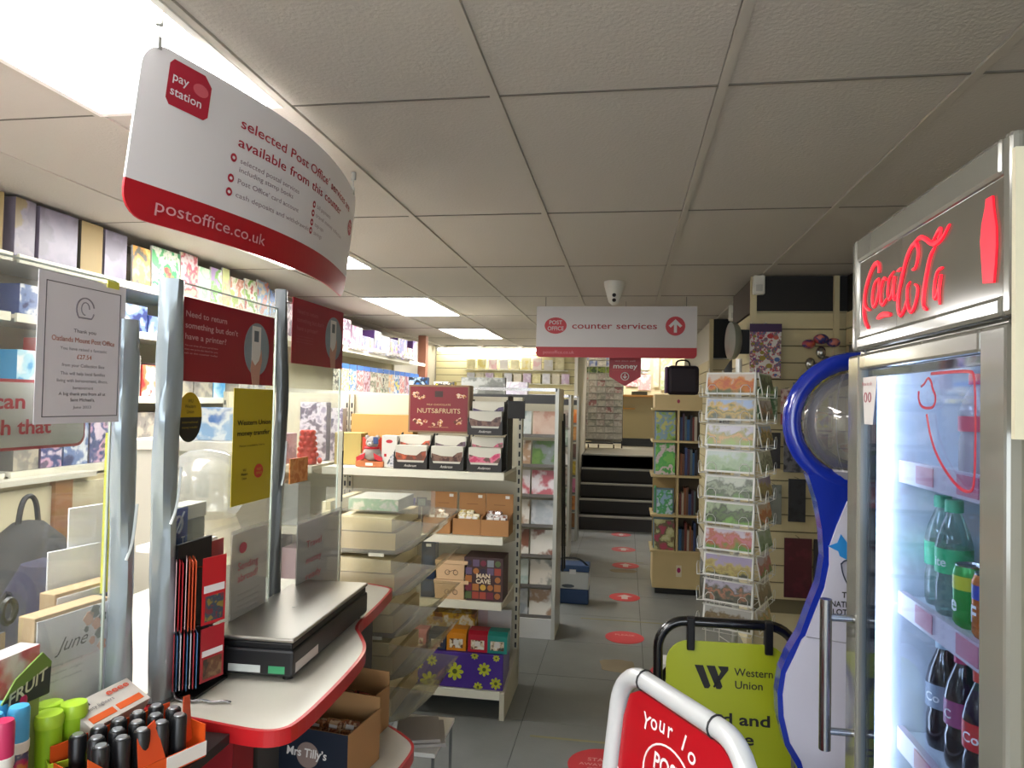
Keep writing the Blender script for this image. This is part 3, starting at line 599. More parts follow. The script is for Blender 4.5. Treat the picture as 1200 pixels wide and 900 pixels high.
# ================================================================ FLOOR STICKERS
RS = M('#c0323a', .5)
for k, (x, y, r, lab, txt) in enumerate(((-.075, 3.16, .15, 'red round stand away floor sticker nearest the camera', 'STAND'), (.018, 4.91, .13, 'red round worn floor sticker beside the blue and white cool box', 'PLEASE'), (.016, 5.93, .125, 'red round floor sticker with white arrow in front of the bookcase', ''), (.023, 7.09, .13, 'red round floor sticker with white arrow level with bookcase base', ''), (0, 7.87, .13, 'red round floor sticker second from the steps', ''), (-.03, 8.75, .12, 'red round floor sticker right in front of the steps', ''))):
    g = G().lathe([(0, 0), (r, 0), (r, .0015), (0, .0015)], n=28)
    t = thing('floor_sticker', lab, 'sticker', (x, y, .0005), group='red floor stickers'); mk('disc', g, RS, t)
    if txt:
        mt = M('#d99a98', .6); T(txt, (0, .03, .0018), .03, mt, t, v=(0, 1, 0), align='C', width=.13, bold=.02)
        if k == 0: T('AWAY FROM', (0, -.01, .0018), .022, mt, t, v=(0, 1, 0), align='C', width=.2, bold=.02); T('OTHERS', (0, -.05, .0018), .025, mt, t, v=(0, 1, 0), align='C', width=.13, bold=.02)
    else: mk('arrow', G().poly([(a*r, b*r, .0016) for a, b in ((-.2, -.5), (.2, -.5), (.2, .1), (.5, .1), (0, .6), (-.5, .1), (-.2, .1))], (0, 0, .0006)), M('#c9b9b4', .6), t)
for x, y, sx_, sy_, lab in ((-.02, 4.37, .115, .1, 'tan worn glue patch on the grey floor, nearer one'), (0, 6.86, .13, .07, 'tan worn glue patch on the grey floor, farther one')):
    pts = [((sx_*(1+.12*random.uniform(-1, 1)))*math.cos(2*PI*i/18)*(1 if abs(math.cos(2*PI*i/18)) < .9 else .95), (sy_*(1+.12*random.uniform(-1, 1)))*math.copysign(abs(math.sin(2*PI*i/18))**.4, math.sin(2*PI*i/18)), 0) for i in range(18)]
    one('glue_patch', G().poly(pts, (0, 0, .001)), M('#8c7f68', .8, vary=.15), lab, 'patch', (x, y, .0006))
for k, (y, x0, x1) in enumerate(((3.374, -.42, .02), (5.28, -.3, .35), (7.25, -.1, .2))):
    one('floor_tape', G().box(x0, x1, -.009, .009, 0, .0008), M('#8f8a6a', .7), 'thin yellowish worn tape line on the floor, '+ORD[k]+' from the camera', 'tape', (0, y, .0005), group='worn tape lines')
# ================================================================ COUNTER
LAM = M('#c9c6bb', .35, vary=.04); REDE = M('#b81c22', .35, coat=.3)
cz = .9
t = thing('service_counter', 'pay station counter with pale top and bright red rounded edge', 'counter', (-1.1, 1.9, 0))
def Lc(g): return g.xf(Matrix.Translation((1.1, -1.9, 0)))
edge = [(-1.035, 1.405), (-.78, 1.362), (-.72, 1.355), (-.685, 1.362), (-.662, 1.395), (-.662, 1.6), (-.672, 1.78), (-.69, 1.86), (-.74, 1.95), (-.785, 2.02), (-.79, 2.2), (-.808, 2.42), (-.82, 2.455), (-.92, 2.49)]
edge = smooth(edge, 2)
top = edge+[(-1.62, 2.49), (-1.62, 1.405)]
mk('worktop', Lc(G().poly([(x, y, cz-.028) for x, y in top], (0, 0, .028))), LAM, t)
g = G(); n = len(edge); vs = []
for i, (x, y) in enumerate(edge):
    a = Vector(edge[max(0, i-1)]); b = Vector(edge[min(n-1, i+1)]); nn = Vector((b-a)).normalized(); nn = Vector((nn.y, -nn.x))*.009
    vs += [(x, y, cz-.032), (x+nn.x, y+nn.y, cz-.032), (x+nn.x, y+nn.y, cz+.001), (x, y, cz+.001)]
g.add(vs, [(4*i+j, 4*i+(j+1) % 4, 4*i+4+(j+1) % 4, 4*i+4+j) for i in range(n-1) for j in range(4)]+[(0, 1, 2, 3), (4*n-4, 4*n-3, 4*n-2, 4*n-1)])
mk('red_edging', Lc(g), REDE, t)
mk('base_panel', Lc(G().box(-1.60, -1.02, 1.45, 2.45, 0, cz-.029)), M('#6d6b66', .5), t)
mk('red_base', Lc(G().box(-1.04, -.84, 1.47, 1.56, 0, cz-.03)), M('#8a1820', .5), t)
mk('grey_base', Lc(G().box(-.97, -.86, 1.62, 2.4, .0, cz-.03)), M('#4c4b48', .6), t)
# lower tier
lz = .6
lt_ = [(-.86, 1.5), (-.66, 1.52), (-.60, 1.6), (-.585, 1.75), (-.57, 1.90), (-.576, 1.96), (-.62, 2.01), (-.735, 2.10), (-.84, 2.16)]
lt_ = smooth(lt_, 2)
mk('lower_shelf', Lc(G().poly([(x, y, lz-.025) for x, y in lt_], (0, 0, .025))), LAM, t)
g = G(); n = len(lt_); vs = []
for i, (x, y) in enumerate(lt_):
    a = Vector(lt_[max(0, i-1)]); b = Vector(lt_[min(n-1, i+1)]); nn = (b-a).normalized(); nn = Vector((nn.y, -nn.x))*.008
    vs += [(x, y, lz-.03), (x+nn.x, y+nn.y, lz-.03), (x+nn.x, y+nn.y, lz+.001), (x, y, lz+.001)]
g.add(vs, [(4*i+j, 4*i+(j+1) % 4, 4*i+4+(j+1) % 4, 4*i+4+j) for i in range(n-1) for j in range(4)])
mk('red_edging', Lc(g), REDE, t)
# side counter nearer the camera
t = thing('side_counter', 'black topped side counter crowded with sweets and cigarette lighters, bottom left', 'counter', (-1.2, 1.0, 0))
mk('counter_top', G().box(-.5, .42, -.5, .35, .868, .888), M('#1c1c1d', .35), t); mk('counter_base', G().box(-.45, .3, -.45, .33, 0, .867), M('#7a1a20', .5), t)
# screens and posts
SCR = CLEAR('#f4f6f4', .035, .055)
POST = M('#9aa5ac', .25, .35, bump=.5, bscale=14)
def screen(y0, y1, z0, z1, x, lab):
    t = thing('counter_screen', lab, 'screen', (x, (y0+y1)/2, z0), group='clear counter screens')
    h = (y1-y0)/2; mk('clear_sheet', G().box(-.0015, .0015, -h, h, 0, z1-z0), SCR, t)
    g = G()
    for y in (-h, h-.004): g.box(-.0022, .0022, y, y+.004, 0, z1-z0)
    mk('sheet_edge', g.box(-.0022, .0022, -h, h, z1-z0-.003, z1-z0), M('#c5d0c8', .2), t)
    for y in (-h+.05, h-.05): mk('foot_clip', G().box(-.014, .014, y-.02, y+.02, -.0, .02), STEEL, t)
screen(.45, 1.265, .8895, 1.795, -1.005, 'clear screen at far left carrying the thank you notice')
screen(1.465, 1.925, .905, 1.83, -1.005, 'clear screen between the two film-wrapped posts')
screen(1.975, 2.40, .905, 1.86, -1.005, 'clear screen beyond the second wrapped post')
def post(y, z1, w_, lab, bz=cz, mt=POST):
    t = thing('screen_post', lab, 'post', (-1.0, y, bz+.001), .06); g = G(); N = 26
    for i in range(N):
        pass
    vs = []; m_ = 12
    for i in range(N+1):
        z = (z1-bz)*i/N
        for j in range(m_):
            a = 2*PI*j/m_; k = 1+.13*math.sin(3*a+z*9)+.06*math.sin(7*a-z*21)
            c, s = math.cos(a), math.sin(a); q = (abs(c)**4+abs(s)**4)**-.25
            vs.append((w_*.42*q*c*k+.004*math.sin(z*7+y*5), w_*.5*q*s*k+.004*math.sin(z*5), z))
    g.add(vs, [(i*m_+j, i*m_+(j+1) % m_, (i+1)*m_+(j+1) % m_, (i+1)*m_+j) for i in range(N) for j in range(m_)], 0, True); g.add(vs, [tuple(range(N*m_, N*m_+m_))])
    mk('wrapped_post', g, mt, t); mk('foot_plate', G().box(-.035, .035, -.035, .035, 0, .008), STEEL, t)
    mk('film_crease', G().tube(smooth([(w_*.5, -w_*.35, (z1-bz)*.42), (w_*.56, -.0, (z1-bz)*.46), (w_*.5, w_*.3, (z1-bz)*.55)]), .003, 6), M('#dfe6e8', .1, coat=.5), t)
    return t
post(1.435, 1.825, .052, 'silver film-wrapped screen post left of the red printer poster')
post(1.95, 1.885, .036, 'dark grey film-wrapped screen post between the two red posters', mt=M('#54585a', .3, .3, bump=.5, bscale=14))
post(1.30, 1.72, .045, 'silver film-wrapped screen post behind the thank you notice', .8895)
# posters on the screens
def sheet(name, lab, y0, y1, z0, z1, x, mat, cat='poster', th=.0012, group=None):
    t = thing(name, lab, cat, (x, y0, z0), 0, group); mk('sheet', G().box(0, th, 0, y1-y0, 0, z1-z0), mat, t); return t
PU = (0, 1, 0)
for k, (y0, y1, z0, z1, lab) in enumerate(((1.455, 1.9, 1.603, 1.797, 'dark red printer poster with a hand holding a phone, nearer one'), (2.01, 2.40, 1.675, 1.876, 'dark red printer poster beyond the second post, farther one'))):
    t = sheet('printer_poster', lab, y0, y1, z0, z1, -1.0, M('#8c1427', .35), group='red printer posters'); W = y1-y0; H = z1-z0; mt = M('#cfa9ae' if k == 0 else '#a8606a', .5)
    for i, s in enumerate(('Need to return', 'something but don\u2019t', 'have a printer?')): T(s, (.0014, .028, H-.045-.026*i), .0145, mt, t, u=PU, width=W*(.38, .5, .38)[i], bold=.01)
    for i, s in enumerate(('You can drop off your parcel here', 'then we print the label for you', 'ask at the counter today')): T(s, (.0014, .028, H*.42-.009*i), .004, mt, t, u=PU, width=W*.3)
    yc = W*.79; zc = H*.5
    mk('picture_disc', G().poly([(.0016, yc+H*.34*math.cos(a*PI/14), zc+H*.37*math.sin(a*PI/14)) for a in range(28)], (.0006, 0, 0)), M('#7f8a90', .5), t)
    mk('phone_picture', G().box(.0022, .0028, yc-.028, yc+.018, zc-.055, zc+.062), M('#d3cfc9', .5), t)
    mk('phone_screen', G().box(.0028, .0032, yc-.018, yc+.006, zc+.02, zc+.05), M('#5f666a', .5), t)
    mk('hand_picture', G().poly([(.0029, yc+a, zc+b) for a, b in ((-.022, -H*.5), (.014, -H*.5), (.016, -.06), (.026, -.03), (.022, .0), (.01, -.03), (-.01, -.045), (-.028, -.03), (-.033, -.055))], (.0006, 0, 0)), M('#b98a78', .6), t)
YW = M('#b5a214', .45); t = sheet('money_poster', 'yellow money transfer poster stuck to the screen under the red poster', 1.70, 1.905, 1.285, 1.592, -1.0, YW); K = M('#2b2612', .6)
T('Western Union', (.0014, .018, .21), .014, K, t, u=PU, width=.175, bold=.025); T('money transfer', (.0014, .018, .182), .014, K, t, u=PU, width=.17, bold=.025)
T('Now available here', (.0014, .03, .152), .006, K, t, u=PU, width=.13)
for i, s in enumerate(('WU', 'Western', 'Union')): T(s, (.0014, .06, .087-.011*i), .007, K, t, u=PU, align='C', bold=.02)
mk('post_office_oval', G().poly([(.0013, .135+.024*math.cos(a*PI/12), .082+.019*math.sin(a*PI/12)) for a in range(24)], (.0006, 0, 0)), M('#c0392b', .5), t)
T('POST', (.0022, .135, .084), .007, YW, t, u=PU, align='C'); T('OFFICE', (.0022, .135, .073), .007, YW, t, u=PU, align='C', width=.034)
t = thing('oval_sticker', 'oval yellow and black money transfer sticker on the screen', 'sticker', (-.999, 1.512, 1.52))
mk('yellow_half', G().poly([(0, .048*math.cos(a*PI/14), .058*math.sin(a*PI/14)) for a in range(15)], (.001, 0, 0)), M('#b79a12', .4), t)
mk('black_half', G().poly([(0, .048*math.cos(a*PI/14), .058*math.sin(a*PI/14)) for a in range(14, 29)], (.001, 0, 0)), BLACK, t)
for i, s in enumerate(('WU', 'Western', 'Union')): T(s, (.0012, 0, .034-.0125*i), .0085, K, t, u=PU, align='C', bold=.01)
for i, s in enumerate(('international', 'money transfer')): T(s, (.0012, 0, -.014-.012*i), .006, M('#a08c2a', .5), t, u=PU, align='C', width=.06)
# thank-you notice
t = sheet('thank_you_notice', 'white framed thank you notice from a children\u2019s charity, taped to screen', 1.07, 1.285, 1.515, 1.782, -.998, M('#e2dee6', .55)); W = .215; H = .267; K2 = M('#5a5560', .6)
g = G()
for a in ((.0, .0), ): pass
for (ya, yb, za, zb) in ((.016, .0175, .012, .252), (.199, .2005, .012, .252), (.016, .2, .012, .0135), (.016, .2, .2505, .252)): g.box(.0012, .0018, ya, yb, za, zb)
mk('border_line', g, K2, t)
mk('crest', G().tube([(.0014, .108+.022*math.cos(a*PI/12), .21+.022*math.sin(a*PI/12)) for a in range(1, 24) if not 15 < a < 21], .0016, 4).tube([(.0014, .108+.01*math.cos(a*PI/6), .212+.012*math.sin(a*PI/6)) for a in range(10)], .0012, 4), M('#8d8792', .6), t)
OR = M('#b8674f', .6)
for s, z, h, mt, wd in (('Thank you', .166, .007, K2, .055), ('Oatlands Mount Post Office', .148, .0095, OR, .155), ('You have raised a fantastic', .133, .006, M('#8d8792', .6), .115), ('\u00a327.54', .118, .0085, OR, .036), ('from your Collection Box', .103, .006, M('#8d8792', .6), .105), ('This will help local families', .088, .006, M('#8d8792', .6), .11), ('living with bereavement, illness,', .075, .006, M('#8d8792', .6), .125), ('bereavement', .062, .006, M('#8d8792', .6), .05), ('A big thank you from all at', .051, .006, K2, .115), ('Saint Michael\u2019s.', .040, .006, K2, .06), ('June 2023', .027, .005, M('#8d8792', .6), .045)):
    T(s, (.0014, .108, z), h, mt, t, u=PU, align='C', width=wd)
t = sheet('yellow_tape', 'small yellow tape strip holding the top corner of the notice', 1.23, 1.262, 1.776, 1.79, -.9955, M('#d9d45a', .5), 'tape')
# red-bordered sign behind
t = thing('red_bordered_sign', 'white rounded sign with red border and red letters behind the notice', 'sign', (-1.03, .9, 1.47))
def rr(W, H, r, x, n=5):
    P = []
    for cy, c_, a0 in ((W-r, r, -90), (W-r, H-r, 0), (r, H-r, 90), (r, r, 180)):
        for i in range(n+1): a = math.radians(a0+90*i/n); P.append((x, cy+r*math.cos(a), c_+r*math.sin(a)))
    return P
mk('border', G().poly(rr(.325, .122, .02, 0), (.002, 0, 0)), M('#b8242f', .4), t)
mk('face', G().poly([(x, y*.976+.004, z*.91+.0055) for x, y, z in rr(.325, .122, .02, .0021)], (.0006, 0, 0)), M('#c9c6bf', .4), t)
T('you can b', (.0029, .222, .072), .026, M('#c01f33', .4), t, u=PU, align='R', width=.19, bold=.03); T('pay with that', (.0029, .24, .028), .026, M('#c01f33', .4), t, u=PU, align='R', width=.235, bold=.03)
# parcel scale
t = thing('parcel_scale', 'black electronic parcel scale with brushed steel platform on the counter', 'scale', (-.875, 1.85, cz+.001), math.radians(2))
mk('body', G().box(-.115, .105, -.27, .27, .012, .075), M('#17181c', .4), t, bev=.006)
mk('upper_body', G().box(-.11, .10, -.265, .265, .075, .09), M('#0f1013', .4), t, bev=.003)
mk('platform', G().box(-.115, .105, -.27, .27, .092, .102), M('#a9a59f', .3, .9), t, bev=.004)
for x in (-.09, .08):
    for y in (-.24, .24): mk('foot', G().rod((x, y, 0), (x, y, .014), .012, 10), BLACK, t)
mk('rating_label', G().box(-.055, .025, -.2712, -.27, .02, .037), M('#c9d0cf', .5), t); mk('green_label', G().box(.045, .085, -.2712, -.27, .02, .037), M('#3f9a6a', .5), t)
mk('white_label', G().box(.1052, .106, -.255, -.12, .02, .042), M('#c9c2be', .5), t)
mk('spirit_level', G().rod((-.005, -.02, .1022), (-.005, -.02, .1035), .006, 12), M('#d9d9d5', .2), t)
# pen chain
g = G(); random.seed(3)
P = [(-.985, 1.455, cz+.05), (-.975, 1.445, cz+.02), (-.96, 1.44, cz+.005), (-.93, 1.435, cz+.005), (-.9, 1.45, cz+.005), (-.88, 1.44, cz+.005), (-.855, 1.455, cz+.005), (-.84, 1.45, cz+.005)]
P = smooth(P, 3)
for i, p in enumerate(P[::1]):
    a = (i % 2)*PI/2
    g.lathe([(.003, 0), (.0042, .001), (.003, .002)], p, 6)
one('pen_chain', G().tube(P, .0028, 6).add(g.v, g.f), M('#b9bbc0', .25, .9), 'coiled silver pen chain lying on the counter by the post foot', 'chain')
# black leaflet holder with red cards
t = thing('leaflet_holder', 'tall black card display board fixed to the screen above the pen chain', 'holder', (-.985, 1.455, cz+.001))
mk('back_board', G().box(0, .008, 0, .13, .0, .335), M('#121213', .6), t); mk('foot', G().box(0, .06, 0, .13, 0, .006), BLACK, t)
for z in (.155, .02): mk('hook', G().rod((.008, .06, z+.12), (.06, .06, z+.125), .0025, 6), STEEL, t)
sheet('red_backing_card', 'dark red backing card on the screen beside the black display board', 1.585, 1.665, 1.01, 1.215, -.995, M('#8f101c', .45), 'card')
for row, (z0, n, hh) in enumerate(((1.055, 8, .15), (.925, 9, .12))):
    for i in range(n):
        m1 = [M('#c2182a', .4), M('#d0532a', .4), M('#d9b0b4', .4)][(1 if i in (4, 5, 6) else 2 if i in (0, 3) else 0)] if row == 0 else [M('#b8323f', .4), M('#4a78a8', .4), M('#d9d5da', .4)][i % 3]
        hl = i == n-1; g = G().box(-.0008, .0008, 0, .066 if hl else .07, 0, hh); a = math.radians(-16 if hl else 36+random.uniform(-2, 5))
        nm = 'broad red gift card facing out, front of the %s bunch' % ('upper' if row == 0 else 'lower') if hl else '%s gift card seen edge-on, %s from left, %s bunch' % (['red', 'orange', 'pale pink'][(1 if i in (4, 5, 6) else 2 if i in (0, 3) else 0)] if row == 0 else ['crimson', 'blue', 'white'][i % 3], ORD[i], 'upper' if row == 0 else 'lower')
        c = thing('gift_card', nm, 'card', ((-.927, 1.472) if hl else (-.962+.0056*i, 1.428+.0036*i))+(z0+random.uniform(-.004, .004),), a, 'gift cards on the black display board')
        mk('card_sheet', g, m1 if not hl else M('#c41c28' if row == 0 else '#b02430', .35), c)
        if hl:
            mk('printed_panel', G().box(.0009, .0014, .008, .06, .006, hh*.42), PM(('#20283a', '#7a2f3a', '#3a4a5a', '#8a7a3a') if row == 0 else ('#3a2a24', '#6a4430', '#8a6a4a'), 40), c)
            mk('white_strip', G().box(.0009, .0014, .004, .062, hh*.47, hh*.58), PAPER, c)
# hearing loop sign, small boxes behind the screen
t = sheet('hearing_loop_sign', 'blue square hearing loop sign with white ear symbol on the screen', 1.462, 1.537, 1.218, 1.31, -1.012, M('#2350a0', .4), 'sign')
mk('ear_symbol', G().tube(smooth([(.0018, .028, .022), (.0018, .02, .045), (.0018, .028, .07), (.0018, .045, .075), (.0018, .055, .06), (.0018, .05, .045), (.0018, .04, .035)]), .003, 5).rod((.0018, .06, .082), (.0018, .012, .012), .0025, 5), M('#b9c4d9', .5), t)
T('T', (.0014, .05, .01), .016, M('#b9c4d9', .5), t, u=PU, bold=.03)
pack('card_machine', 'grey-green payment terminal box behind the screen by the hearing loop sign', 'box', (-1.06, 1.60, 1.215), .09, .05, .055, [M('#6d746c', .5)], PI/2)
pack('paper_box', 'pale grey carton stacked on the payment terminal box', 'box', (-1.06, 1.60, 1.2715), .1, .05, .035, [M('#b9bab2', .5)], PI/2)
t = thing('terminal_shelf', 'small white shelf bracket behind the screen holding the payment terminal', 'shelf', (-1.08, 1.6, 1.2)); mk('shelf_board', G().box(-.05, .06, -.08, .08, 0, .014), WHITE, t); mk('shelf_leg', G().box(-.045, -.03, -.01, .01, -.299, 0), WHITE, t)
# see-through leaflet holders with 'sending abroad' posters
for k, (y0, y1, z0, z1, lab) in enumerate(((1.665, 1.86, .905, 1.235, 'clear stand with greyish sending abroad leaflet left of the second post'), (2.03, 2.36, .905, 1.2, 'clear stand with greyish leaflet in red letters beyond the second post'))):
    t = thing('leaflet_stand', lab, 'stand', (-.975, y0, cz+.001)); W = y1-y0; H = z1-z0-.001
    mk('clear_pocket', G().box(0, .003, 0, W, 0, H), CLEAR('#f2f4f4', .06, .12), t)
    mk('leaflet', G().box(-.002, -.0005, .008, W-.008, .008, H-.01), M('#dad3cf', .6) if k == 0 else M('#cfc6c7', .6), t)
    rm = M('#b0505c', .6)
    if k == 0:
        mk('oval_mark', G().poly([(.0032, W*.28+.018*math.cos(a*PI/10), H-.05+.014*math.sin(a*PI/10)) for a in range(20)], (.0004, 0, 0)), rm, t)
        T('Sending', (.0034, .03, H-.105), .02, rm, t, u=PU, width=.1); T('abroad?', (.0034, .03, H-.135), .02, rm, t, u=PU, width=.1)
        for i in range(4): T('We can help you today', (.0034, .03, H-.17-.015*i), .005, M('#8a8284', .6), t, u=PU, width=.11)
    else:
        for i, s in enumerate(('Travel', 'money', 'ready', 'today')): T(s, (.0034, .06, H-.09-.05*i), .022, rm, t, u=PU, width=.11)
# black card reader on the counter end
t = thing('card_reader', 'black handheld card reader lying on the counter behind the scale', 'reader', (-.86, 2.19, cz+.001), .6)
mk('reader_body', G().box(-.035, .035, -.05, .05, 0, .03), BLACK, t, bev=.01); mk('cable', G().tube(smooth([(-.03, .0, .02), (-.08, .03, .03), (-.12, .0, .02), (-.15, .02, .006)]), .004, 6), BLACK, t); mk('screen', G().box(-.022, .022, -.035, -.0, .03, .031), M('#3a4048', .2), t)
# clear collection dome behind the screen
t = thing('collection_dome', 'translucent round collection dome on a white tub behind the screen', 'box', (-1.17, 1.86, cz+.001))
mk('dome', G().lathe([(.0, .52), (.05, .512), (.085, .49), (.105, .455), (.11, .41), (.1, .36), (.08, .33)], n=28), CLEAR('#f1f1ee', .15, .18), t)
mk('funnel', G().lathe([(.08, .33), (.1, .29), (.1, .22), (.085, .2)], n=28), CLEAR('#f4ead2', .12, .25), t)
mk('tub', G().lathe([(0, 0), (.08, 0), (.085, .2), (0, .2)], n=28), M('#d9d6cf', .4), t)
# ================================================================ BOTTOM LEFT GOODS (side counter, z .82)
SZ = .8895
for k, (x, y, z0, h, w_, lab) in enumerate(((-1.055, 1.225, SZ, .272, .16, 'white memorial card box with kraft edge and floral corner, front one'), (-1.095, 1.315, SZ, .289, .16, 'white memorial card box with kraft edge and floral corner, rear one'))):
    t = thing('keepsake_box', lab, 'box', (x, y, z0), math.radians(82), 'floral keepsake boxes')
    mk('kraft_side', G().cbox(w_, .04, h), M('#b39a78', .7), t, bev=.002); mk('white_front', G().box(-w_/2+.004, w_/2-.004, -.0225, -.02, .004, h-.008), M('#dfe1ea', .5), t)
    fl = G(); lf = G(); bd = G()
    for (a, b, r, q) in ((.035, -.03, .014, 0), (.055, -.045, .012, 0), (.05, -.02, .013, 1), (.07, -.035, .010, 1), (.062, -.065, .011, 1), (.07, -.09, .012, 0), (.045, -.075, .008, 0), (.03, -.05, .006, 1)):
        (fl if q == 0 else lf).poly([(a*w_/.175+r*math.cos(i*PI/5)*(1 if i % 2 else .6), -.0235, h+b+r*math.sin(i*PI/5)) for i in range(10)], (0, .001, 0))
    mk('printed_flower', fl, M('#e0b8a8', .6), t); mk('printed_leaf', lf, M('#7f8a8c', .6), t)
    if k == 0: T('June', (-.035, -.0228, h-.075), .026, M('#6a6c72', .6), t, shear=.5)
    if k == 0: [T(s, (-.02, -.0228, h-.1-.014*i), .005, M('#a8aab2', .6), t, align='C', width=.08) for i, s in enumerate(('In loving memory', 'please sign', 'with thanks'))]
pack('white_envelope', 'tall plain white card standing behind the floral boxes', 'card', (-1.135, 1.375, SZ), .1, .004, .44, [PAPER], math.radians(80)); pack('white_envelope', 'shorter white card in front of the tall plain white card', 'card', (-1.13, 1.33, SZ), .12, .004, .36, [M('#e4e6f0', .6)], math.radians(80))
t = thing('safety_ruler', 'yellow ruler standing beside the silver post behind the thank you notice', 'tool', (-1.062, 1.335, SZ)); mk('yellow_strip', G().box(0, .006, -.012, .008, .27, .60), M('#d6d62a', .45), t); mk('dark_grip', G().box(-.002, .01, -.03, .01, 0, .27), M('#4a4d52', .4), t, bev=.003)
t = thing('scissors', 'black handled scissors standing behind the floral box', 'scissors', (-1.12, 1.15, SZ))
for k, (dy, dz) in enumerate(((-.035, .0), (.012, .02))): mk('handle', G().tube([(0, dy+.015*math.cos(a*PI/8), .255+dz+.021*math.sin(a*PI/8)) for a in range(16)], .006, 6, True), BLACK, t)
mk('blade', G().box(-.003, .003, -.015, .005, 0, .24), STEEL, t)
t = thing('rucksack', 'dark navy bag slumped behind the floral boxes', 'bag', (-1.32, 1.46, .905)); mk('bag_body', G().lathe([(0, 0), (.09, .0), (.11, .08), (.09, .2), (.05, .27), (0, .285)], n=20, sy=.7), M('#23223a', .8), t); mk('strap', G().tube([(-.05, -.07, .02), (-.07, -.09, .12), (-.02, -.07, .22)], .008, 6), BLACK, t)
# red and white box + cans
pack('sweet_box', 'red and white striped carton behind the pink and blue sweet tubs', 'box', (-1.05, 1.085, SZ), .11, .04, .23, [M('#c9c5c8', .5), PM(('#d9303a', '#e8d9da', '#d23a48'), 9)], PI/2)
tb = M('#4aa6d8', .35); tp = M('#c72f62', .35); mixp = PM(('#2a2f5a', '#c77a3a', '#b8305a', '#4a4a6a', '#c9c2b0'), 30)
pos = [(-.985, 1.0, 'b'), (-.97, 1.035, 'b'), (-1.01, 1.035, 'b'), (-1.02, 1.0, 'p'), (-1.01, 1.072, 'p'), (-.95, .985, 'p'), (-1.045, 1.04, 'p')]
for k, (x, y, c) in enumerate(pos):
    t = thing('sweet_spray', '%s-capped candy spray tub, %s in the group at bottom left' % ('blue' if c == 'b' else 'pink', ORD[k]), 'sweets', (x, y, SZ), group='candy spray tubs')
    mk('tub', G().lathe([(0, 0), (.015, 0), (.0155, .09), (.012, .1), (0, .1)], n=16), mixp, t); mk('collar', G().lathe([(.0155, .095), (.0165, .1), (.0165, .112), (.0155, .113)], n=16), WHITE, t)
    mk('cap', G().lathe([(.0155, .105), (.0158, .162), (.014, .168), (0, .169)], n=16), tb if c == 'b' else tp, t)
t = thing('display_sign', 'dark green wavy header card of a sweet display, bottom left', 'sign', (-1.0, 1.075, SZ-.035))
mk('header_card', G().poly([(0, y, z) for y, z in ((-.05, .19), (.05, .185), (.055, .24), (.035, .262), (.01, .25), (-.02, .235), (-.045, .205))], (.003, 0, 0)), M('#6c8a3a', .45), t)
mk('header_leg', G().box(0, .003, -.03, .03, .035, .19), M('#8a9a5a', .5), t)
T('FRUIT', (.0034, -.036, .196), .02, M('#c9cfae', .5), t, u=(0, .97, .24), v=(0, .1, 1), width=.08, bold=.03)
mk('dark_strip', G().poly([(.0031, y, z) for y, z in ((-.048, .190), (.052, .186), (.054, .232), (.02, .226), (-.02, .214), (-.044, .206))], (.0002, 0, 0)), M('#2a3330', .5), t)
GRN = M('#9fcf2a', .35); GRL = M('#b4dd3c', .3)
for k, (x, y) in enumerate(((-.985, 1.115), (-.975, 1.16), (-1.015, 1.15), (-1.025, 1.105))):
    t = thing('green_tub', 'lime green sweet tub, %s of the cluster beside the lighter box' % ORD[k], 'sweets', (x, y, SZ), group='lime green tubs')
    mk('tub', G().lathe([(0, 0), (.019, 0), (.0215, .105), (0, .105)], n=20), GRN, t); mk('lid', G().lathe([(.0225, .1), (.0235, .112), (.021, .122), (0, .124)], n=20), GRL, t)
t = thing('green_tray', 'lime green cardboard tray in front of the green tubs', 'tray', (-.93, 1.12, SZ), .9); mk('tray_wall', G().box(-.045, .045, -.002, 0, 0, .05).box(-.045, -.043, 0, .05, 0, .05), M('#a8c92a', .5), t); mk('window_print', G().box(-.02, .02, -.0035, -.0022, .008, .038), DARK, t)
# orange lighter tray
TR = math.radians(68); t = thing('lighter_tray', 'orange cardboard display tray full of black cylinders', 'tray', (-.868, 1.175, SZ), TR); OC = M('#dc5518', .5)
g = G().box(-.11, .11, -.058, -.056, 0, .03).box(-.11, .11, .056, .058, 0, .075).box(-.11, -.108, -.056, .056, 0, .05).box(.108, .11, -.056, .056, 0, .06).box(-.11, .11, -.056, .056, 0, .003)
mk('tray', g, [OC], t); mk('front_flap', G().poly([(-.11, -.058, .0), (-.02, -.058, .0), (-.11, -.058, .085)], (0, -.002, 0)), M('#e25a1c', .5), t)
mk('divider', G().poly([(-.02, -.055, .03), (.03, -.055, .03), (.02, -.035, .095), (-.015, -.04, .08)], (0, .002, 0)), M('#cf4a1c', .5), t); mk('divider', G().poly([(.07, -.045, .03), (.1, -.03, .03), (.1, -.02, .11), (.08, -.03, .115)], (0, .002, 0)), M('#cf4a1c', .5), t)
mk('white_strip', G().box(.03, .11, -.0605, -.059, .004, .03), WHITE, t)
BT = M('#16171a', .35)
k = 0
for i in range(5):
    for j in range(3):
        x, y = -.075+.036*i+(.012 if j % 2 else 0), -.034+.036*j
        p = Matrix.Rotation(TR, 4, 'Z') @ Vector((x, y, 0)); k += 1
        c = thing('black_lighter', 'black cylinder with silver top, %s of the ones standing in orange tray' % ORD[k-1], 'lighter', (-.868+p.x, 1.175+p.y, SZ+.004), group='black cylinders in the orange tray')
        mk('cylinder', G().lathe([(0, 0), (.0135, 0), (.014, .078), (.012, .082), (0, .082)], n=16), BT, c); mk('silver_top', G().lathe([(0, .0825), (.0095, .0825), (.0085, .085), (0, .085)], n=14), M('#a9abaf', .3, .7), c)
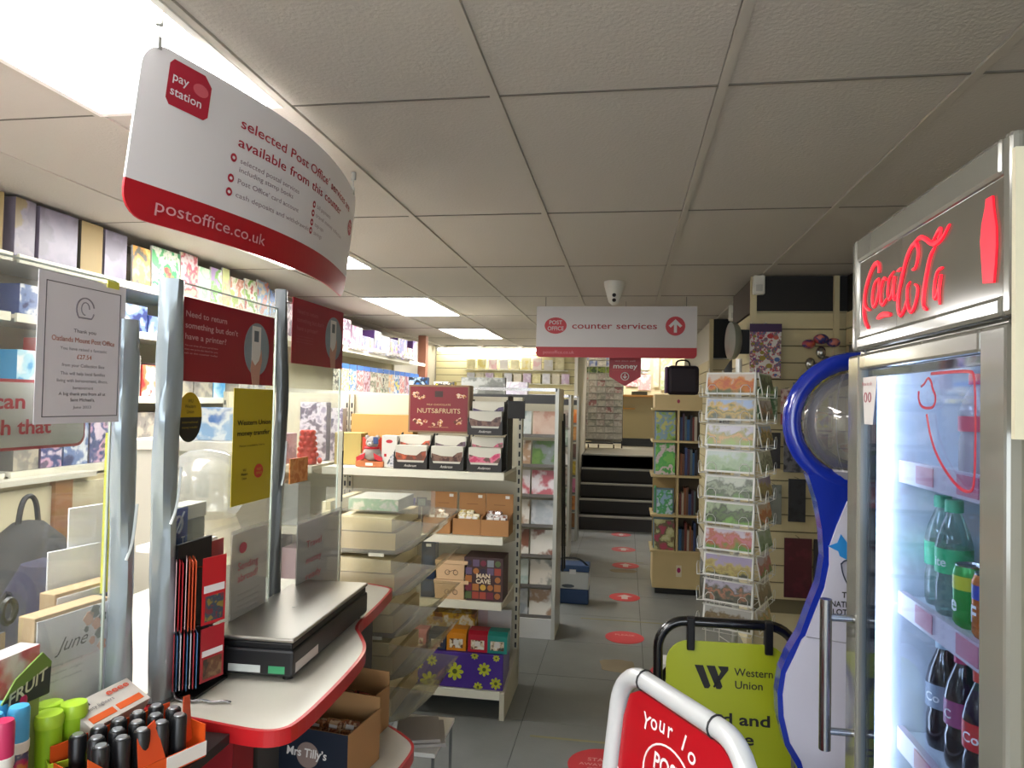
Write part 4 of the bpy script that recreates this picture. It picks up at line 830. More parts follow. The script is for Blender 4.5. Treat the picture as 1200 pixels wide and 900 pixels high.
t = thing('lighter_box', 'tilted white box with orange stripes and lettering above the black cylinders', 'box', (-.952, 1.225, SZ+.098), (math.radians(30), 0, math.radians(86)))
mk('carton', G().box(-.072, .072, -.033, .033, -.035, 0), M('#c9c3bd', .5), t, bev=.001); mk('prop', G().box(-.03, -.026, -.02, .02, -.07, -.035), KRAFT, t)
for x0, x1 in ((-.062, -.006), (.002, .062)): mk('orange_stripe', G().box(x0, x1, -.024, -.01, .0, .001), M('#e0622a', .5), t)
T('safety lighters', (-.06, .002, .001), .008, K2, t, v=(0, 1, 0), width=.07); T('eeee', (.005, .015, .001), .013, M('#d8553a', .5), t, v=(0, 1, 0), width=.055, bold=.03); mk('black_badge', G().box(-.064, -.035, .015, .027, 0, .001), DARK, t)
pack('sweet_bar', 'small red and yellow striped wrapped bar lying at the bottom left edge', 'sweets', (-.93, 1.06, SZ), .1, .028, .012, [PM(('#c92a3a', '#e0b83a', '#d8d4cf', '#2a3a8a'), 50)], 1.0)
# fudge boxes on the lower tier
def open_box(name, lab, loc, w_, d_, h_, m1, m2, rz=0, group=None, flap=.0, cut=0.):
    t = thing(name, lab, 'box', loc, rz, group); th = .003
    g = G().box(-w_/2, w_/2, -d_/2, -d_/2+th, 0, h_-cut).box(-w_/2, w_/2, d_/2-th, d_/2, 0, h_+flap).box(-w_/2, w_/2, -d_/2+th, d_/2-th, 0, th)
    for s in (-1, 1): x = s*w_/2; g.poly([(x, -d_/2+th, 0), (x, d_/2-th, 0), (x, d_/2-th, h_), (x, -d_/2+th, h_-cut)], (-s*th, 0, 0))
    g.m[2] = 1 if m2 else 0; g.m = [0]*len(g.f)
    if m2: g.m[2] = 1
    mk('carton', g, [m1, m2] if m2 else [m1], t); return t
INK = M('#1b2534', .45)
t = open_box('fudge_box', 'navy fronted open fudge box on the lower counter tier', (-.765, 1.80, lz+.001), .225, .17, .135, KRAFT, INK, math.radians(-8), flap=.03)
mk('round_badge', G().poly([(-.0+.032*math.cos(a*PI/14), -.0862, .07+.032*math.sin(a*PI/14)) for a in range(28)], (0, .001, 0)), M('#8d7a74', .5), t); mk('small_badge', G().poly([(-.095+.014*math.cos(a*PI/10), -.0862, .112+.016*math.sin(a*PI/10)) for a in range(20)], (0, .001, 0)), M('#a8756a', .5), t)
T('Mrs Tilly\u2019s', (-.003, -.0868, .066), .022, M('#e3e0dd', .5), t, align='C', width=.115, bold=.03, shear=.1)
def bars(n, x0, y0, z0, cols, rz, place, dx=.045, w_=.05, lay=2):
    for i in range(n):
        t = thing('fudge_bar', 'brown wrapped fudge bar, %s in the %s' % (ORD[i], place), 'sweets', (x0+dx*(i % lay)+random.uniform(-.006, .006), y0+.028*(i//lay), z0+.012*(i//lay)), (random.uniform(-.5, -.2), random.uniform(-.1, .1), rz+random.uniform(-.2, .2)), 'fudge bars in the '+place)
        mk('wrapper', G().cbox(w_*.95, .022, .05), PM(cols, 45, .25, coat=.5), t, bev=.006); mk('label', G().box(-.011, .011, -.0125, -.0112, .015, .038), M('#c9c6c2', .5), t)
bars(8, -.835, 1.755, lz+.07, ('#4a2a18', '#8a5a34', '#6a3a22', '#a88a6a'), -.1, 'navy fronted box', lay=4)
t = open_box('fudge_box', 'kraft open fudge box behind the navy fronted one', (-.79, 2.0, lz+.001), .20, .15, .12, KRAFT, None, math.radians(-8), flap=.04)
bars(6, -.84, 1.96, lz+.06, ('#3a2018', '#8a3a2a', '#6a3a22'), -.1, 'kraft box behind the navy one', lay=3)
# ================================================================ CHOCOLATE GONDOLA
UP = M('#c9c4b0', .45, .2)
def slot_post(g, x, y0, y1, h, sl):
    g.box(x-.012, x+.012, y0, y1, 0, h); z = .12
    while z < h-.05: sl.box(x-.005, x+.005, y0-.0012, y0-.0002, z, z+.028); z += .05
def gondola(name, lab, x0, x1, yb, yf, zt, shelves, right_end=True):
    """shelving bay facing the camera: back at yb, shelf fronts at yf"""
    t = thing(name, lab, 'shelving', ((x0+x1)/2, yb, 0)); ox, oy = -(x0+x1)/2, -yb; K = lambda g: g.xf(Matrix.Translation((ox, oy, 0)))
    mk('back_panel', K(G().box(x0+.012, x1-.012, yb-.01, yb+.01, .08, zt)), M('#cfcab4', .55), t)
    for x in (x0, x1):
        g = G(); s = G(); slot_post(g, x, yb-.03, yb+.03, zt, s); p = mk('upright', K(g), UP, t); o = mk('slot', K(s), DARK, p); o['kind'] = 'stuff'
        mk('base_leg', K(G().poly([(x-.012, yf, 0), (x-.012, yb, 0), (x-.012, yb, .22), (x-.012, yf, .13)], (.024, 0, 0))), UP, t)
    for i, z in enumerate(shelves):
        s = mk('shelf', K(G().box(x0+.015, x1-.015, yf+.012, yb-.031, z-.02, z)), SHELF, t); mk('shelf_front', K(G().box(x0+.013, x1-.013, yf, yf+.011, z-.036, z+.002)), SHELF, s)
        for x in (x0+.014, x1-.016): mk('shelf_bracket', K(G().poly([(x, yf+.02, z-.02), (x, yb-.03, z-.02), (x, yb-.03, z-.09), (x, yf+.03, z-.035)], (.002, 0, 0))), UP, s)
    mk('kick_plate', K(G().box(x0+.02, x1-.02, yb-.06, yb-.05, 0.0, .1)), BLACK, t)
    return t
gondola('shelving_unit', 'cream metal shelving bay of chocolates and gifts facing the aisle', -1.565, -.58, 3.95, 3.5, 1.6, (1.216, .895, .572, .134))
gondola('shelving_unit', 'cream metal shelving bay left of the chocolate bay, seen through screen', -2.36, -1.595, 3.95, 3.5, 1.6, (1.216, .895, .572, .134))
Z1, Z2, Z3, Z4 = 1.2185, .8975, .5745, .1365
def tray(lab, x, z, c1, c2, y=3.60):
    t = thing('cake_tray', lab, 'box', (x, y, z), group='black trays of cake packs'); w_ = .178; d_ = .15
    mk('tray', G().box(-w_/2, w_/2, -.077, -.075, 0, .035).poly([(-w_/2, -.077, .035), (-w_/2+.02, -.077, .035), (-w_/2, -.077, .085)], (0, .002, 0)).poly([(w_/2, -.077, .035), (w_/2-.02, -.077, .035), (w_/2, -.077, .085)], (0, .002, 0)).poly([(-w_/2, -.075, 0), (-w_/2, .075, 0), (-w_/2, .075, .18), (-w_/2, .05, .18), (-w_/2, -.075, .08)], (.002, 0, 0)).poly([(w_/2, -.075, 0), (w_/2, .075, 0), (w_/2, .075, .18), (w_/2, .05, .18), (w_/2, -.075, .08)], (-.002, 0, 0)), M('#1a1614', .45), t)
    T('Anderson', (0, -.0782, .012), .014, M('#d9d4cc', .5), t, align='C', width=.065, shear=.3)
    for r_, (cy, cz_, cc) in enumerate(((-.04, .01, c2), (.03, .06, c1))):
        p = mk('cake_pack', G().box(-w_/2+.006, w_/2-.006, cy-.03, cy+.03, cz_, cz_+.11), M('#cfccbe', .5), t)
        mk('pack_print', G().poly([(-.08, cy-.0315, cz_+.035), (.08, cy-.0315, cz_+.035), (.08, cy-.0315, cz_+.085), (.055, cy-.0315, cz_+.08), (.03, cy-.0315, cz_+.06), (-.03, cy-.0315, cz_+.062), (-.08, cy-.0315, cz_+.075)], (0, .001, 0)), PM(cc, 30), p)
BR = ('#5a3a30', '#7a5a4c', '#4a2c28')
tray('black tray of cream and red cake packs, left end of lower tray row', -1.085, Z1, ('#b8322a', '#c85a3a', '#6a4030'), ('#c8603a', '#9a4a30', '#6a4030'))
tray('black tray of cream and dark purple cake packs, middle of lower tray row', -.895, Z1, ('#5a4458', '#6a5460', '#4a3a3a'), BR)
tray('black tray of cream and pink cake packs, right end of tray row', -.700, Z1, ('#c84a64', '#d8708a', '#7a5a4c'), ('#c83a64', '#d8708a', '#6a4a40'))
tray('black tray of purple-banded cake packs stacked on the pink ones', -.700, Z1+.184, ('#4a3a54', '#5a4a70', '#3a2c34'), BR)
t = thing('display_strip', 'tall black plastic display side card right of the cake trays', 'card', (-.595, 3.58, Z1)); mk('side_card', G().box(0, .003, 0, .16, 0, .385), M('#1c1b1a', .6), t); mk('top_tab', G().box(.003, .09, 0, .003, .27, .36), M('#1c1b1a', .6), t)
# nuts and fruits box
t = thing('chocolate_box', 'large dark red box of chocolate nuts and fruits atop the cake trays', 'box', (-.985, 3.73, Z1+.182+.0)); W, H = .335, .255
mk('carton', G().cbox(W, .09, H), M('#8a6a4c', .5), t, bev=.003); mk('front_print', G().box(-W/2+.01, W/2-.01, -.0465, -.0452, .01, H-.01), M('#7c1224', .3, coat=.4), t)
T('MILK CHOCOLATE', (0, -.047, .145), .01, M('#c9a878', .5), t, align='C', width=.13); T('NUTS&FRUITS', (0, -.047, .105), .026, M('#c9ab84', .4), t, align='C', width=.235, bold=.01); T('the finest selection', (0, -.047, .028), .006, M('#c9a878', .5), t, align='C', width=.11)
NM = PM(('#7a3a20', '#c98a3a', '#d9c8b0', '#a8502a', '#5a2418'), 60)
for cx, cz_ in ((-.11, .195), (0, .205), (.11, .195), (-.1, .06), (0, .055), (.11, .06)):
    if cx == 0 and cz_ > .1: mk('emblem', G().box(-.022, .022, -.0475, -.0466, .19, .222), M('#3a1a14', .4), t); continue
    g = G()
    for q in range(5): g.lathe([(0, -.011), (.012, -.004), (.012, .004), (0, .011)], (cx+random.uniform(-.03, .03), -.0466, cz_+random.uniform(-.014, .014)), 8, sy=.08)
    o = mk('nut_picture', g, NM, t); o['kind'] = 'stuff'
# bear box, mint carton, tan boxes
t = thing('teddy_gift', 'small grey teddy bear in a red and blue gift box on top shelf', 'toy', (-1.315, 3.60, Z1))
FUR = M('#9c948c', .95, bump=.6, bscale=150)
mk('box_base', G().cbox(.15, .1, .03), M('#b86a3a', .5), t, bev=.002); mk('box_back', G().box(-.075, .075, .045, .049, .03, .15), M('#c9402a', .5), t)
g = G(); S = lambda c, r, sx=1, sz=1: g.lathe([(r*sx*math.sin(PI*i/10), -r*sz*math.cos(PI*i/10)) for i in range(11)], c, 14)
S((0, -.01, .068), .042, 1.15, .95); S((0, -.012, .125), .034); S((-.028, -.01, .152), .013); S((.028, -.01, .152), .013); S((-.048, -.025, .05), .016, 1, 1.2); S((.048, -.025, .05), .016, 1, 1.2)
mk('bear_body', g, FUR, t); g = G(); S((0, -.044, .118), .013, 1, .8); mk('bear_muzzle', g, M('#d8d2c8', .9), t); g = G(); S((0, -.057, .121), .004); mk('bear_nose', g, M('#3a3f5a', .5), t)
for s in (-1, 1): mk('bear_eye', G().lathe([(.003*math.sin(PI*i/6), -.003*math.cos(PI*i/6)) for i in range(7)], (s*.013, -.0445, .134), 8), BLACK, t)
mk('scarf', G().tube([(.034*math.cos(2*PI*i/16), -.012+.034*math.sin(2*PI*i/16), .098) for i in range(16)], .007, 6, True), M('#b8202c', .7), t)
for q_ in (-1, 1): mk('red_heart', G().poly([(q_*.072, -.051, .05), (q_*.02, -.051, .075), (q_*.03, -.051, .04), (q_*.07, -.051, .03)], (0, .002, 0)), M('#c02430', .5), t)
mk('blue_patch', G().box(.015, .04, -.04, -.03, .12, .155), M('#3a4f80', .5), t); mk('name_tag', G().box(-.02, .02, -.0515, -.0502, .008, .022), WHITE, t)
t = thing('mint_carton', 'narrow white carton with red oval and blue grey swirl beside teddy', 'box', (-1.215, 3.60, Z1)); mk('carton', G().cbox(.082, .06, .165), M('#d8d5cc', .5), t, bev=.002)
mk('red_oval', G().poly([(.0+.018*math.cos(a*PI/10), -.0312, .135+.009*math.sin(a*PI/10)) for a in range(20)], (0, .001, 0)), M('#c02a34', .5), t); mk('picture_print', G().poly([(.038, -.0312, .005), (.038, -.0312, .08), (.01, -.0312, .06), (-.01, -.0312, .02), (-.005, -.0312, .005)], (0, .001, 0)), PM(('#6a7480', '#c9c9cc', '#48505a'), 40), t); mk('heart_print', G().box(-.026, -.014, -.0315, -.0302, .055, .07), RED, t)
TAN = M('#b98d52', .6)
pack('gift_box', 'long tan wooden-look gift box at the back of the top shelf', 'box', (-1.34, 3.85, Z1), .36, .09, .27, [M('#c39a5a', .55), M('#c99c58', .55)])
pack('gift_box', 'square olive tan gift box left of the teddy on top shelf', 'box', (-1.475, 3.70, Z1), .15, .1, .17, [M('#b3a05c', .6)])
# shelf 2
pack('chocolate_tin', 'flat glossy red box left of the purple pouch on second shelf', 'box', (-1.23, 3.66, Z2), .17, .2, .085, [M('#c01a22', .25, coat=.5)], bev=.006)
pack('chocolate_tin', 'brown dark box behind the purple pouch on the second shelf', 'box', (-1.06, 3.8, Z2), .12, .12, .12, [M('#4a2a24', .5)])
t = thing('sweet_pouch', 'purple foil sweet pouch with white lettering standing on the second shelf', 'sweets', (-1.125, 3.56, Z2)); g = G(); vs = []; NX, NZ = 12, 12
for s in (-1, 1):
    for i in range(NX+1):
        for j in range(NZ+1):
            u, v = i/NX, j/NZ; wv = .062*(1-.07*math.sin(PI*v)); b = .026*math.sin(PI*u)**.6*math.sin(PI*v)**.5
            vs.append(((u-.5)*2*wv, s*b+.001*s, v*.165+(.006*math.cos(u*2*PI) if v > .95 else 0)))
n = NZ+1; fs = []
for s in (0, 1):
    o_ = s*(NX+1)*n
    fs += [(o_+i*n+j, o_+(i+1)*n+j, o_+(i+1)*n+j+1, o_+i*n+j+1) for i in range(NX) for j in range(NZ)]
g.add(vs, fs, 0, True); mk('pouch', g, M('#3b2390', .25, coat=.5), t)
T('HEROES', (0, -.0285, .075), .022, M('#e3e0ee', .4), t, align='C', width=.1, bold=.05)
mk('star_print', G().poly([(.022*math.cos(PI/2+a*PI/5)*(1 if a % 2 == 0 else .45), -.0262, .122+.024*math.sin(PI/2+a*PI/5)*(1 if a % 2 == 0 else .45)) for a in range(10)], (0, -.001, 0)), M('#8a7ad0', .4), t); mk('chevron_print', G().poly([(-.04, -.026, .03), (0, -.0285, .055), (.04, -.026, .03), (0, -.0275, .042)], (0, -.001, 0)), M('#d9d6ea', .4), t)
t = thing('price_card', 'small dark price card on a stand behind the purple pouch', 'card', (-1.05, 3.63, Z2)); mk('card_sheet', G().box(-.028, .028, 0, .002, .115, .165), DARK, t); mk('stand_stem', G().box(-.002, .002, 0, .002, 0, .115), WHITE, t); mk('printed_square', G().box(-.02, .02, -.001, 0, .122, .158), M('#8f9a90', .5), t)
for k, (x, cols, nm) in enumerate(((-.94, ('#d8cdb8', '#9a6a48', '#e8e2d8'), 'white and brown bars, left of three'), (-.785, ('#d8c878', '#e2dcc0', '#b8a060'), 'yellow bars, middle of three'), (-.64, ('#4a2a20', '#d8d2cc', '#7a4a34'), 'dark brown bars, right of three'))):
    t = open_box('kraft_box', 'open kraft box of '+nm, (x, 3.60, Z2), .142, .14, .10, M('#a8794a', .75), None, 0, 'kraft boxes on the second shelf', flap=.095, cut=.02)
    mk('lid_label', G().box(.03, .052, .0645, .0655, .17, .185), WHITE, t); mk('printed_line', G().box(-.03, .03, .0645, .0655, .135, .138), M('#7a5430', .7), t)
    for i in range(5):
        b_ = thing('wrapped_bar', 'wrapped %s bar, %s in the kraft box of %s' % (['white', 'yellow', 'brown'][k], ORD[i], ['white bars', 'yellow bars', 'brown bars'][k]), 'sweets', (x-.035+.035*(i % 3), 3.57+.03*(i//3), Z2+.042+.014*(i//3)), (-.35, 0, random.uniform(-.2, .2)), 'wrapped bars in kraft boxes')
        mk('wrapper', G().cbox(.042, .02, .06), PM(cols, 60, .25, coat=.5), b_, bev=.006); mk('label', G().box(-.012, .012, -.0112, -.0102, .02, .042), WHITE, b_)
# shelf 3
fm = PM(('#e3dfe4', '#e3dfe4', '#d8d0d8', '#5a4a50'), 26)
pack('patterned_box', 'white gift box with dark floral sprigs, left end of third shelf', 'box', (-1.27, 3.66, Z3), .26, .2, .24, [M('#d8d2d8', .5), fm])
t = thing('navy_carton', 'tall narrow navy carton with white price labels on third shelf', 'box', (-.978, 3.56, Z3)); mk('carton', G().cbox(.072, .07, .285), M('#1c2a44', .4), t, bev=.002)
for z in (.255, .125): mk('price_label', G().box(-.012, .014, -.0362, -.0352, z, z+.014), WHITE, t)
for z in (.16, .03): mk('panel_print', G().box(-.024, .024, -.0362, -.0352, z, z+.05), M('#2c4468', .5), t)
for k, (z, w_, lab) in enumerate(((Z3, .175, 'kraft hamper box with a small printed bicycle, lower one'), (Z3+.098, .165, 'kraft hamper box with a small printed bicycle, stacked upper one'))):
    t = thing('hamper_box', lab, 'box', (-.855, 3.60, z), group='kraft hamper boxes'); vs = []
    g = G().poly([(-w_*.46, -.08, 0), (w_*.46, -.08, 0), (w_/2, -.08, .075), (-w_/2, -.08, .075)], (0, .16, 0)); mk('carton', g, M('#d6b48c', .65), t); mk('lid', G().box(-w_/2-.002, w_/2+.002, -.083, .083, .077, .095), M('#d9b890', .65), t)
    mk('bicycle_print', G().tube([(-.02+.012*math.cos(a*PI/5), -.0815, .035+.012*math.sin(a*PI/5)) for a in range(10)], .0015, 4, True).tube([(.022+.012*math.cos(a*PI/5), -.0815, .035+.012*math.sin(a*PI/5)) for a in range(10)], .0015, 4, True).rod((-.02, -.0815, .035), (.022, -.0815, .05), .0015, 4), M('#5a4638', .7), t)
t = thing('game_box', 'brown games box with a grid of coloured squares on third shelf', 'box', (-.69, 3.60, Z3)); W, H = .2, .215
mk('carton', G().cbox(W, .16, H), M('#4a3434', .5), t, bev=.002); rnd = random.Random(5)
cc = ['#7a3040', '#c9a040', '#6a5a78', '#b0703a', '#8a9098', '#5a6a40', '#a84a3a', '#3a3040']
for i in range(5):
    for j in range(5):
        if j == 2 and 1 <= i <= 3: continue
        a, b = -W/2+.008+i*.037, .01+j*.04; g = G()
        if rnd.random() < .4: g.poly([(a+.017+.015*math.cos(q*PI/6), -.0812, b+.017+.015*math.sin(q*PI/6)) for q in range(12)], (0, .001, 0))
        else: g.box(a, a+.033, -.0812, -.0802, b, b+.034)
        mk('printed_square', g, M(rnd.choice(cc), .5), t)
T('MAN', (0, -.0822, .115), .022, M('#e0d2b4', .5), t, align='C', width=.07, bold=.05); T('CAVE', (0, -.0822, .088), .022, M('#e0d2b4', .5), t, align='C', width=.075, bold=.05)
# shelf 4
t = thing('flower_box', 'purple box printed with yellow daisies on the bottom shelf', 'box', (-.815, 3.62, Z4)); W, H = .47, .175
mk('carton', G().cbox(W, .2, H), M('#43228c', .3, coat=.4), t, bev=.004); YF = M('#b9bf2a', .5); OF = M('#4f5a1c', .6)
for x, z, r in ((-.13, .125, .028), (-.01, .08, .045), (-.14, .02, .05), (.14, .1, .034), (.20, .035, .03), (.11, .012, .024), (-.2, .1, .026), (.09, .165, .02), (.2, .16, .018), (-.215, .03, .02)):
    pts = []
    for i in range(64):
        a = 2*PI*i/64; q = r*(.45+.55*abs(math.cos(4*a))**.6); zz = min(H-.001, max(.001, z+q*math.sin(a))); pts.append((max(-W/2, min(W/2, x+q*math.cos(a))), -.1012, zz))
    f = mk('printed_daisy', G().poly(pts, (0, .0008, 0)), YF, t); mk('daisy_centre', G().poly([(x+r*.28*math.cos(a*PI/6), -.1018, min(H, max(0, z+r*.28*math.sin(a*PI/6)))) for a in range(12)], (0, .0006, 0)), OF, f)
Z5 = Z4+.1765
for x, c, lab, w_ in ((-1.03, '#c98080', 'pale pink truffle box, leftmost on the daisy box', .095), (-.925, '#22304a', 'navy and white truffle box second on the daisy box', .09), (-.825, '#d88a1c', 'orange truffle box in the middle of the daisy box', .10), (-.715, '#b81a34', 'crimson truffle box between orange and teal boxes', .10), (-.615, '#1c8a80', 'teal truffle box at the right end of the daisy box', .10)):
    t = thing('truffle_box', lab, 'box', (x, 3.585, Z5), group='truffle boxes on the daisy box'); h_ = .1 if x > -.9 else .085
    if x < -1.0: t.location = (x, 3.585, Z5)
    g = G().poly([(-w_/2, -.05, 0), (-w_/2, .05, 0), (-w_/2, .05, h_), (-w_/2, -.02, h_), (-w_/2, -.045, h_*.85)], (w_, 0, 0)); mk('carton', g, M(c, .3, coat=.4), t, bev=.002)
    mk('picture_print', G().box(-w_*.34, w_*.34, -.0508, -.0495, h_*.15, h_*.6), PM((c, '#5a3a28', '#d8c8a8', '#e8e4da'), 45), t)
    mk('white_tag', G().box(-.014, .014, -.0516, -.0506, h_*.3, h_*.55), M('#e0dcd6', .5), t)
pack('yellow_box', 'yellow and white flat box behind the orange truffle box', 'box', (-.90, 3.76, Z5), .26, .1, .135, [PM(('#d8b040', '#e8e0c8', '#c9a030', '#8a5a2a'), 14)])
pack('leaflet_card', 'pale grey leaflet standing behind the teal truffle box', 'card', (-.65, 3.80, Z5), .13, .01, .145, [M('#c9c5c4', .6)]); pack('leaflet_card', 'pale pink edged leaflet standing behind the crimson truffle box', 'card', (-.74, 3.86, Z5), .13, .01, .145, [M('#d3b9b9', .6)])
# seen through the far screen: second bay goods
pack('pink_box', 'dusty pink gift box on the left bay behind the screens', 'box', (-1.87, 3.62, Z1), .18, .12, .16, [PM(('#c9a0a8', '#d8b8bc', '#a88890'), 14)])
t = thing('honeycomb_toy', 'bumpy bright red spiral toy on the left bay behind screens', 'toy', (-1.68, 3.6, Z1)); g = G()
for j in range(6):
    for i in range(7): a = 2*PI*i/7+j*.4; rr_ = .05-.004*j+(.02 if j == 0 else 0); g.lathe([(.014*math.sin(PI*q/6), -.014*math.cos(PI*q/6)) for q in range(7)], (rr_*math.cos(a), rr_*math.sin(a), .018+.03*j), 8)
mk('bumpy_body', g.lathe([(0, 0), (.05, 0), (.035, .18), (0, .18)], n=14), M('#c23a2c', .45), t)
for k, (x, y, w_, h_, c, lab) in enumerate(((-2.02, 3.62, .1, .2, '#8fb0a8', 'sea green carton at left of the pink gift box'), (-1.60+.0, 3.82, .07, .3, '#b9b6c4', 'silver grey pouch standing behind the red spiral toy'), (-1.75, 3.84, .16, .33, '#a9a4b8', 'lilac silver pouch pack behind the pink gift box'), (-2.18, 3.65, .14, .25, '#d9c2c8', 'pale pink and white carton on the left bay top shelf'))):
    pack('gift_pack', lab, 'box', (x, y, Z1), w_, .06, h_, [M(c, .35, .3 if 'pouch' in lab else 0), PM((c, '#e0dce4', '#7a7484'), 22, .3)])
t = thing('orange_note_pad', 'orange pad of price stickers stuck on the far clear screen', 'card', (-.998, 2.015, 1.31)); mk('pad', G().box(0, .004, 0, .12, 0, .075), PM(('#d8823a', '#e09a58', '#c8702a'), 30), t)
pack('white_box', 'large pale grey carton behind the far screen on left bay second shelf', 'box', (-1.85, 3.62, Z2), .3, .15, .22, [M('#b9b9b4', .5), M('#a9acaa', .5)]); pack('grey_box', 'dark grey carton beside the large pale grey carton', 'box', (-2.15, 3.62, Z2), .22, .15, .2, [M('#6a6c70', .5)])
for k, (x, z, w_, h_, c) in enumerate(((-1.7, Z3, .18, .2, '#c9a8b4'), (-1.95, Z3, .24, .23, '#8a8fa4'), (-2.2, Z3, .2, .2, '#b48a70'), (-1.75, Z4, .26, .25, '#9a9488'), (-2.1, Z4, .3, .28, '#7a6a5c'))):
    pack('stock_box', ['dusty pink', 'slate blue', 'tan brown', 'stone grey', 'dark taupe'][k]+' stock carton low on the left bay behind the screens', 'box', (x, 3.66, z), w_, .2, h_, [M(c, .6)])
# label holder strip
t = thing('label_strip', 'upright clear edge strip with dark label on the far screen end', 'strip', (-1.0, 2.41, .905)); mk('clear_edge', G().box(-.006, .006, 0, .012, 0, .55), M('#c3bfae', .3), t); mk('dark_label', G().box(.0062, .007, 0, .011, .3, .48), DARK, t)
# ================================================================ ACRYLIC BINS
t0 = None
ACR = CLEAR('#f4f1e4', .10, .10); AC2 = CLEAR('#f6f3e6', .12, .05)
for k in range(5):
    z = 1.0-.152*k
    t = thing('sweet_bin', 'clear acrylic scoop bin of cream cartons, %s from top of its stack' % ORD[k], 'bin', (-.87, 2.72, z), group='stacked clear acrylic bins')
    prof = [(-.22, 0, .0), (.04, 0, .0), (.10, 0, .022), (.155, 0, .07), (.20, 0, .118), (.19, 0, .118), (.15, 0, .078), (.095, 0, .03), (.04, 0, .006), (-.22, 0, .006)]
    mk('curved_base', G().poly([(x, -.19, z_) for x, _, z_ in prof], (0, .38, 0)), AC2, t)
    for s in (-.19, .187): mk('bin_side', G().poly([(-.22, s, .0), (.04, s, 0), (.10, s, .022), (.155, s, .07), (.205, s, .122), (-.22, s, .14)], (0, .003, 0)), ACR, t)
    mk('bin_back', G().box(-.222, -.219, -.187, .187, 0, .14), ACR, t)
    mk('cream_carton', G().box(-.2, .035, -.17, .17, .012, .075), M('#c9b994', .6), t); mk('carton_lid', G().box(-.2, .02, -.172, .172, .08, .128), M('#d6cba6', .55), t)
    mk('price_tab', G().box(-.06, .0, -.193, -.190, -.008, .004), M('#c9c6b4', .3), t)
t = thing('bin_stand', 'cream upright stand carrying the stack of clear acrylic bins', 'stand', (-1.1, 2.72, 0)); mk('stand_post', G().box(-.03, .004, -.16, .16, 0, 1.18), CREAM, t); mk('stand_base', G().box(-.03, .2, -.16, .16, 0, .06), CREAM, t)
for k in range(5): mk('stand_arm', G().box(.004, .25, -.012, .012, .986-.152*k, .998-.152*k), UP, t)
mk('clear_hood', G().box(.0, .42, -.195, -.193, 1.155, 1.24), ACR, t)
pack('blue_carton', 'pale blue and white carton on top of the acrylic bins', 'box', (-.95, 2.72, 1.145), .2, .2, .045, [M('#a8b4c0', .5), PM(('#b8c4d0', '#8ab8a8', '#d8dce0'), 20)])
for k, z in enumerate((.31, .2965)): pack('paper_stack', ['upper', 'lower'][k]+' white folded newspaper on the low rack under the acrylic bins', 'paper', (-.76+.02*k, 2.66, z), .16, .2, .012, [M('#aaa49e', .6)], .3)
t = thing('paper_rack', 'low white newspaper rack below the acrylic bins', 'rack', (-.76, 2.68, 0)); mk('rack_top', G().box(-.1, .1, -.15, .15, .28, .295), WHITE, t)
for x in (-.095, .085):
    for y in (-.14, .13): mk('leg', G().box(x, x+.01, y, y+.01, 0, .28), STEEL, t)
# ================================================================ LEFT WALL SHELVING
def wallbay(lab, y0, y1, shelves, depth=.44, xb=-2.93, top=2.3):
    t = thing('wall_shelving', lab, 'shelving', (xb, (y0+y1)/2, 0)); h = (y1-y0)/2
    mk('back_panel', G().box(0, .012, -h, h, 0, top), M('#cfc8ae', .55), t)
    for y in (-h, h-.025): mk('upright', G().box(.012, .04, y, y+.025, 0, top), UP, t)
    for z in shelves:
        s = mk('shelf', G().box(.04, depth-.012, -h+.03, h-.03, z-.018, z), SHELF, t); mk('shelf_front', G().box(depth-.012, depth, -h+.01, h-.01, z-.034, z+.002), SHELF, s)
    return t
wallbay('cream wall shelving behind the counter, stocked up to the ceiling', .6, 2.55, (2.14, 1.895, 1.56, 1.235))
wallbay('cream wall shelving in the middle of the left wall', 2.56, 4.86, (2.14, 1.895, 1.56, 1.235))
wallbay('cream wall shelving on the left wall beyond the chocolate bay', 4.87, 8.62, (2.03, 1.64, 1.40, 1.0, .6, .2), top=2.36)
def lrow(place, z, items, xf=-2.53, grp=None):
    """items: (y0, y1, height, depth, (side colour, front colours or material), words)"""
    for k, (y0, y1, h, d, col, words) in enumerate(items):
        w_ = y1-y0-.006
        pack(words[0], '%s, %s along %s' % (words[1], ORD[k], place), words[2], (xf-d/2, (y0+y1)/2, z+.0015), w_, d, h, [M(col[0], .5), col[1]], PI/2, grp)
LAV = '#7a7484'; KR = M('#a38f62', .6)
lv1 = PM(('#77717f', '#77717f', '#8a8490', '#8a7c5c'), 9); lv2 = PM(('#746e80', '#7c7688', '#6a6474'), 7)
lrow('the near top shelf', 2.14, [
 (1.30, 1.52, .245, .2, (LAV, lv2), ('hardware_box', 'lavender grey carton', 'box')), (1.54, 1.76, .24, .2, (LAV, KR), ('hardware_box', 'kraft and grey carton', 'box')), (1.78, 2.02, .245, .2, (LAV, lv1), ('hardware_box', 'lavender grey carton with tan picture', 'box')), (2.06, 2.30, .24, .2, (LAV, lv2), ('hardware_box', 'lavender grey lettered carton', 'box')),
 (2.33, 2.53, .245, .2, ('#8c7a50', KR), ('hardware_box', 'kraft brown carton', 'box')), (2.58, 2.69, .245, .2, (LAV, lv1), ('hardware_box', 'lavender grey carton printed with a gold coil', 'box')), (2.705, 2.93, .24, .2, (LAV, lv2), ('hardware_box', 'wide lavender grey carton with pale lines of print', 'box')),
 (2.945, 3.09, .24, .2, ('#5a584a', KR), ('hardware_box', 'kraft carton with dark green corner', 'box')), (3.10, 3.26, .235, .2, (LAV, lv2), ('hardware_box', 'slim dark lavender carton', 'box'))])
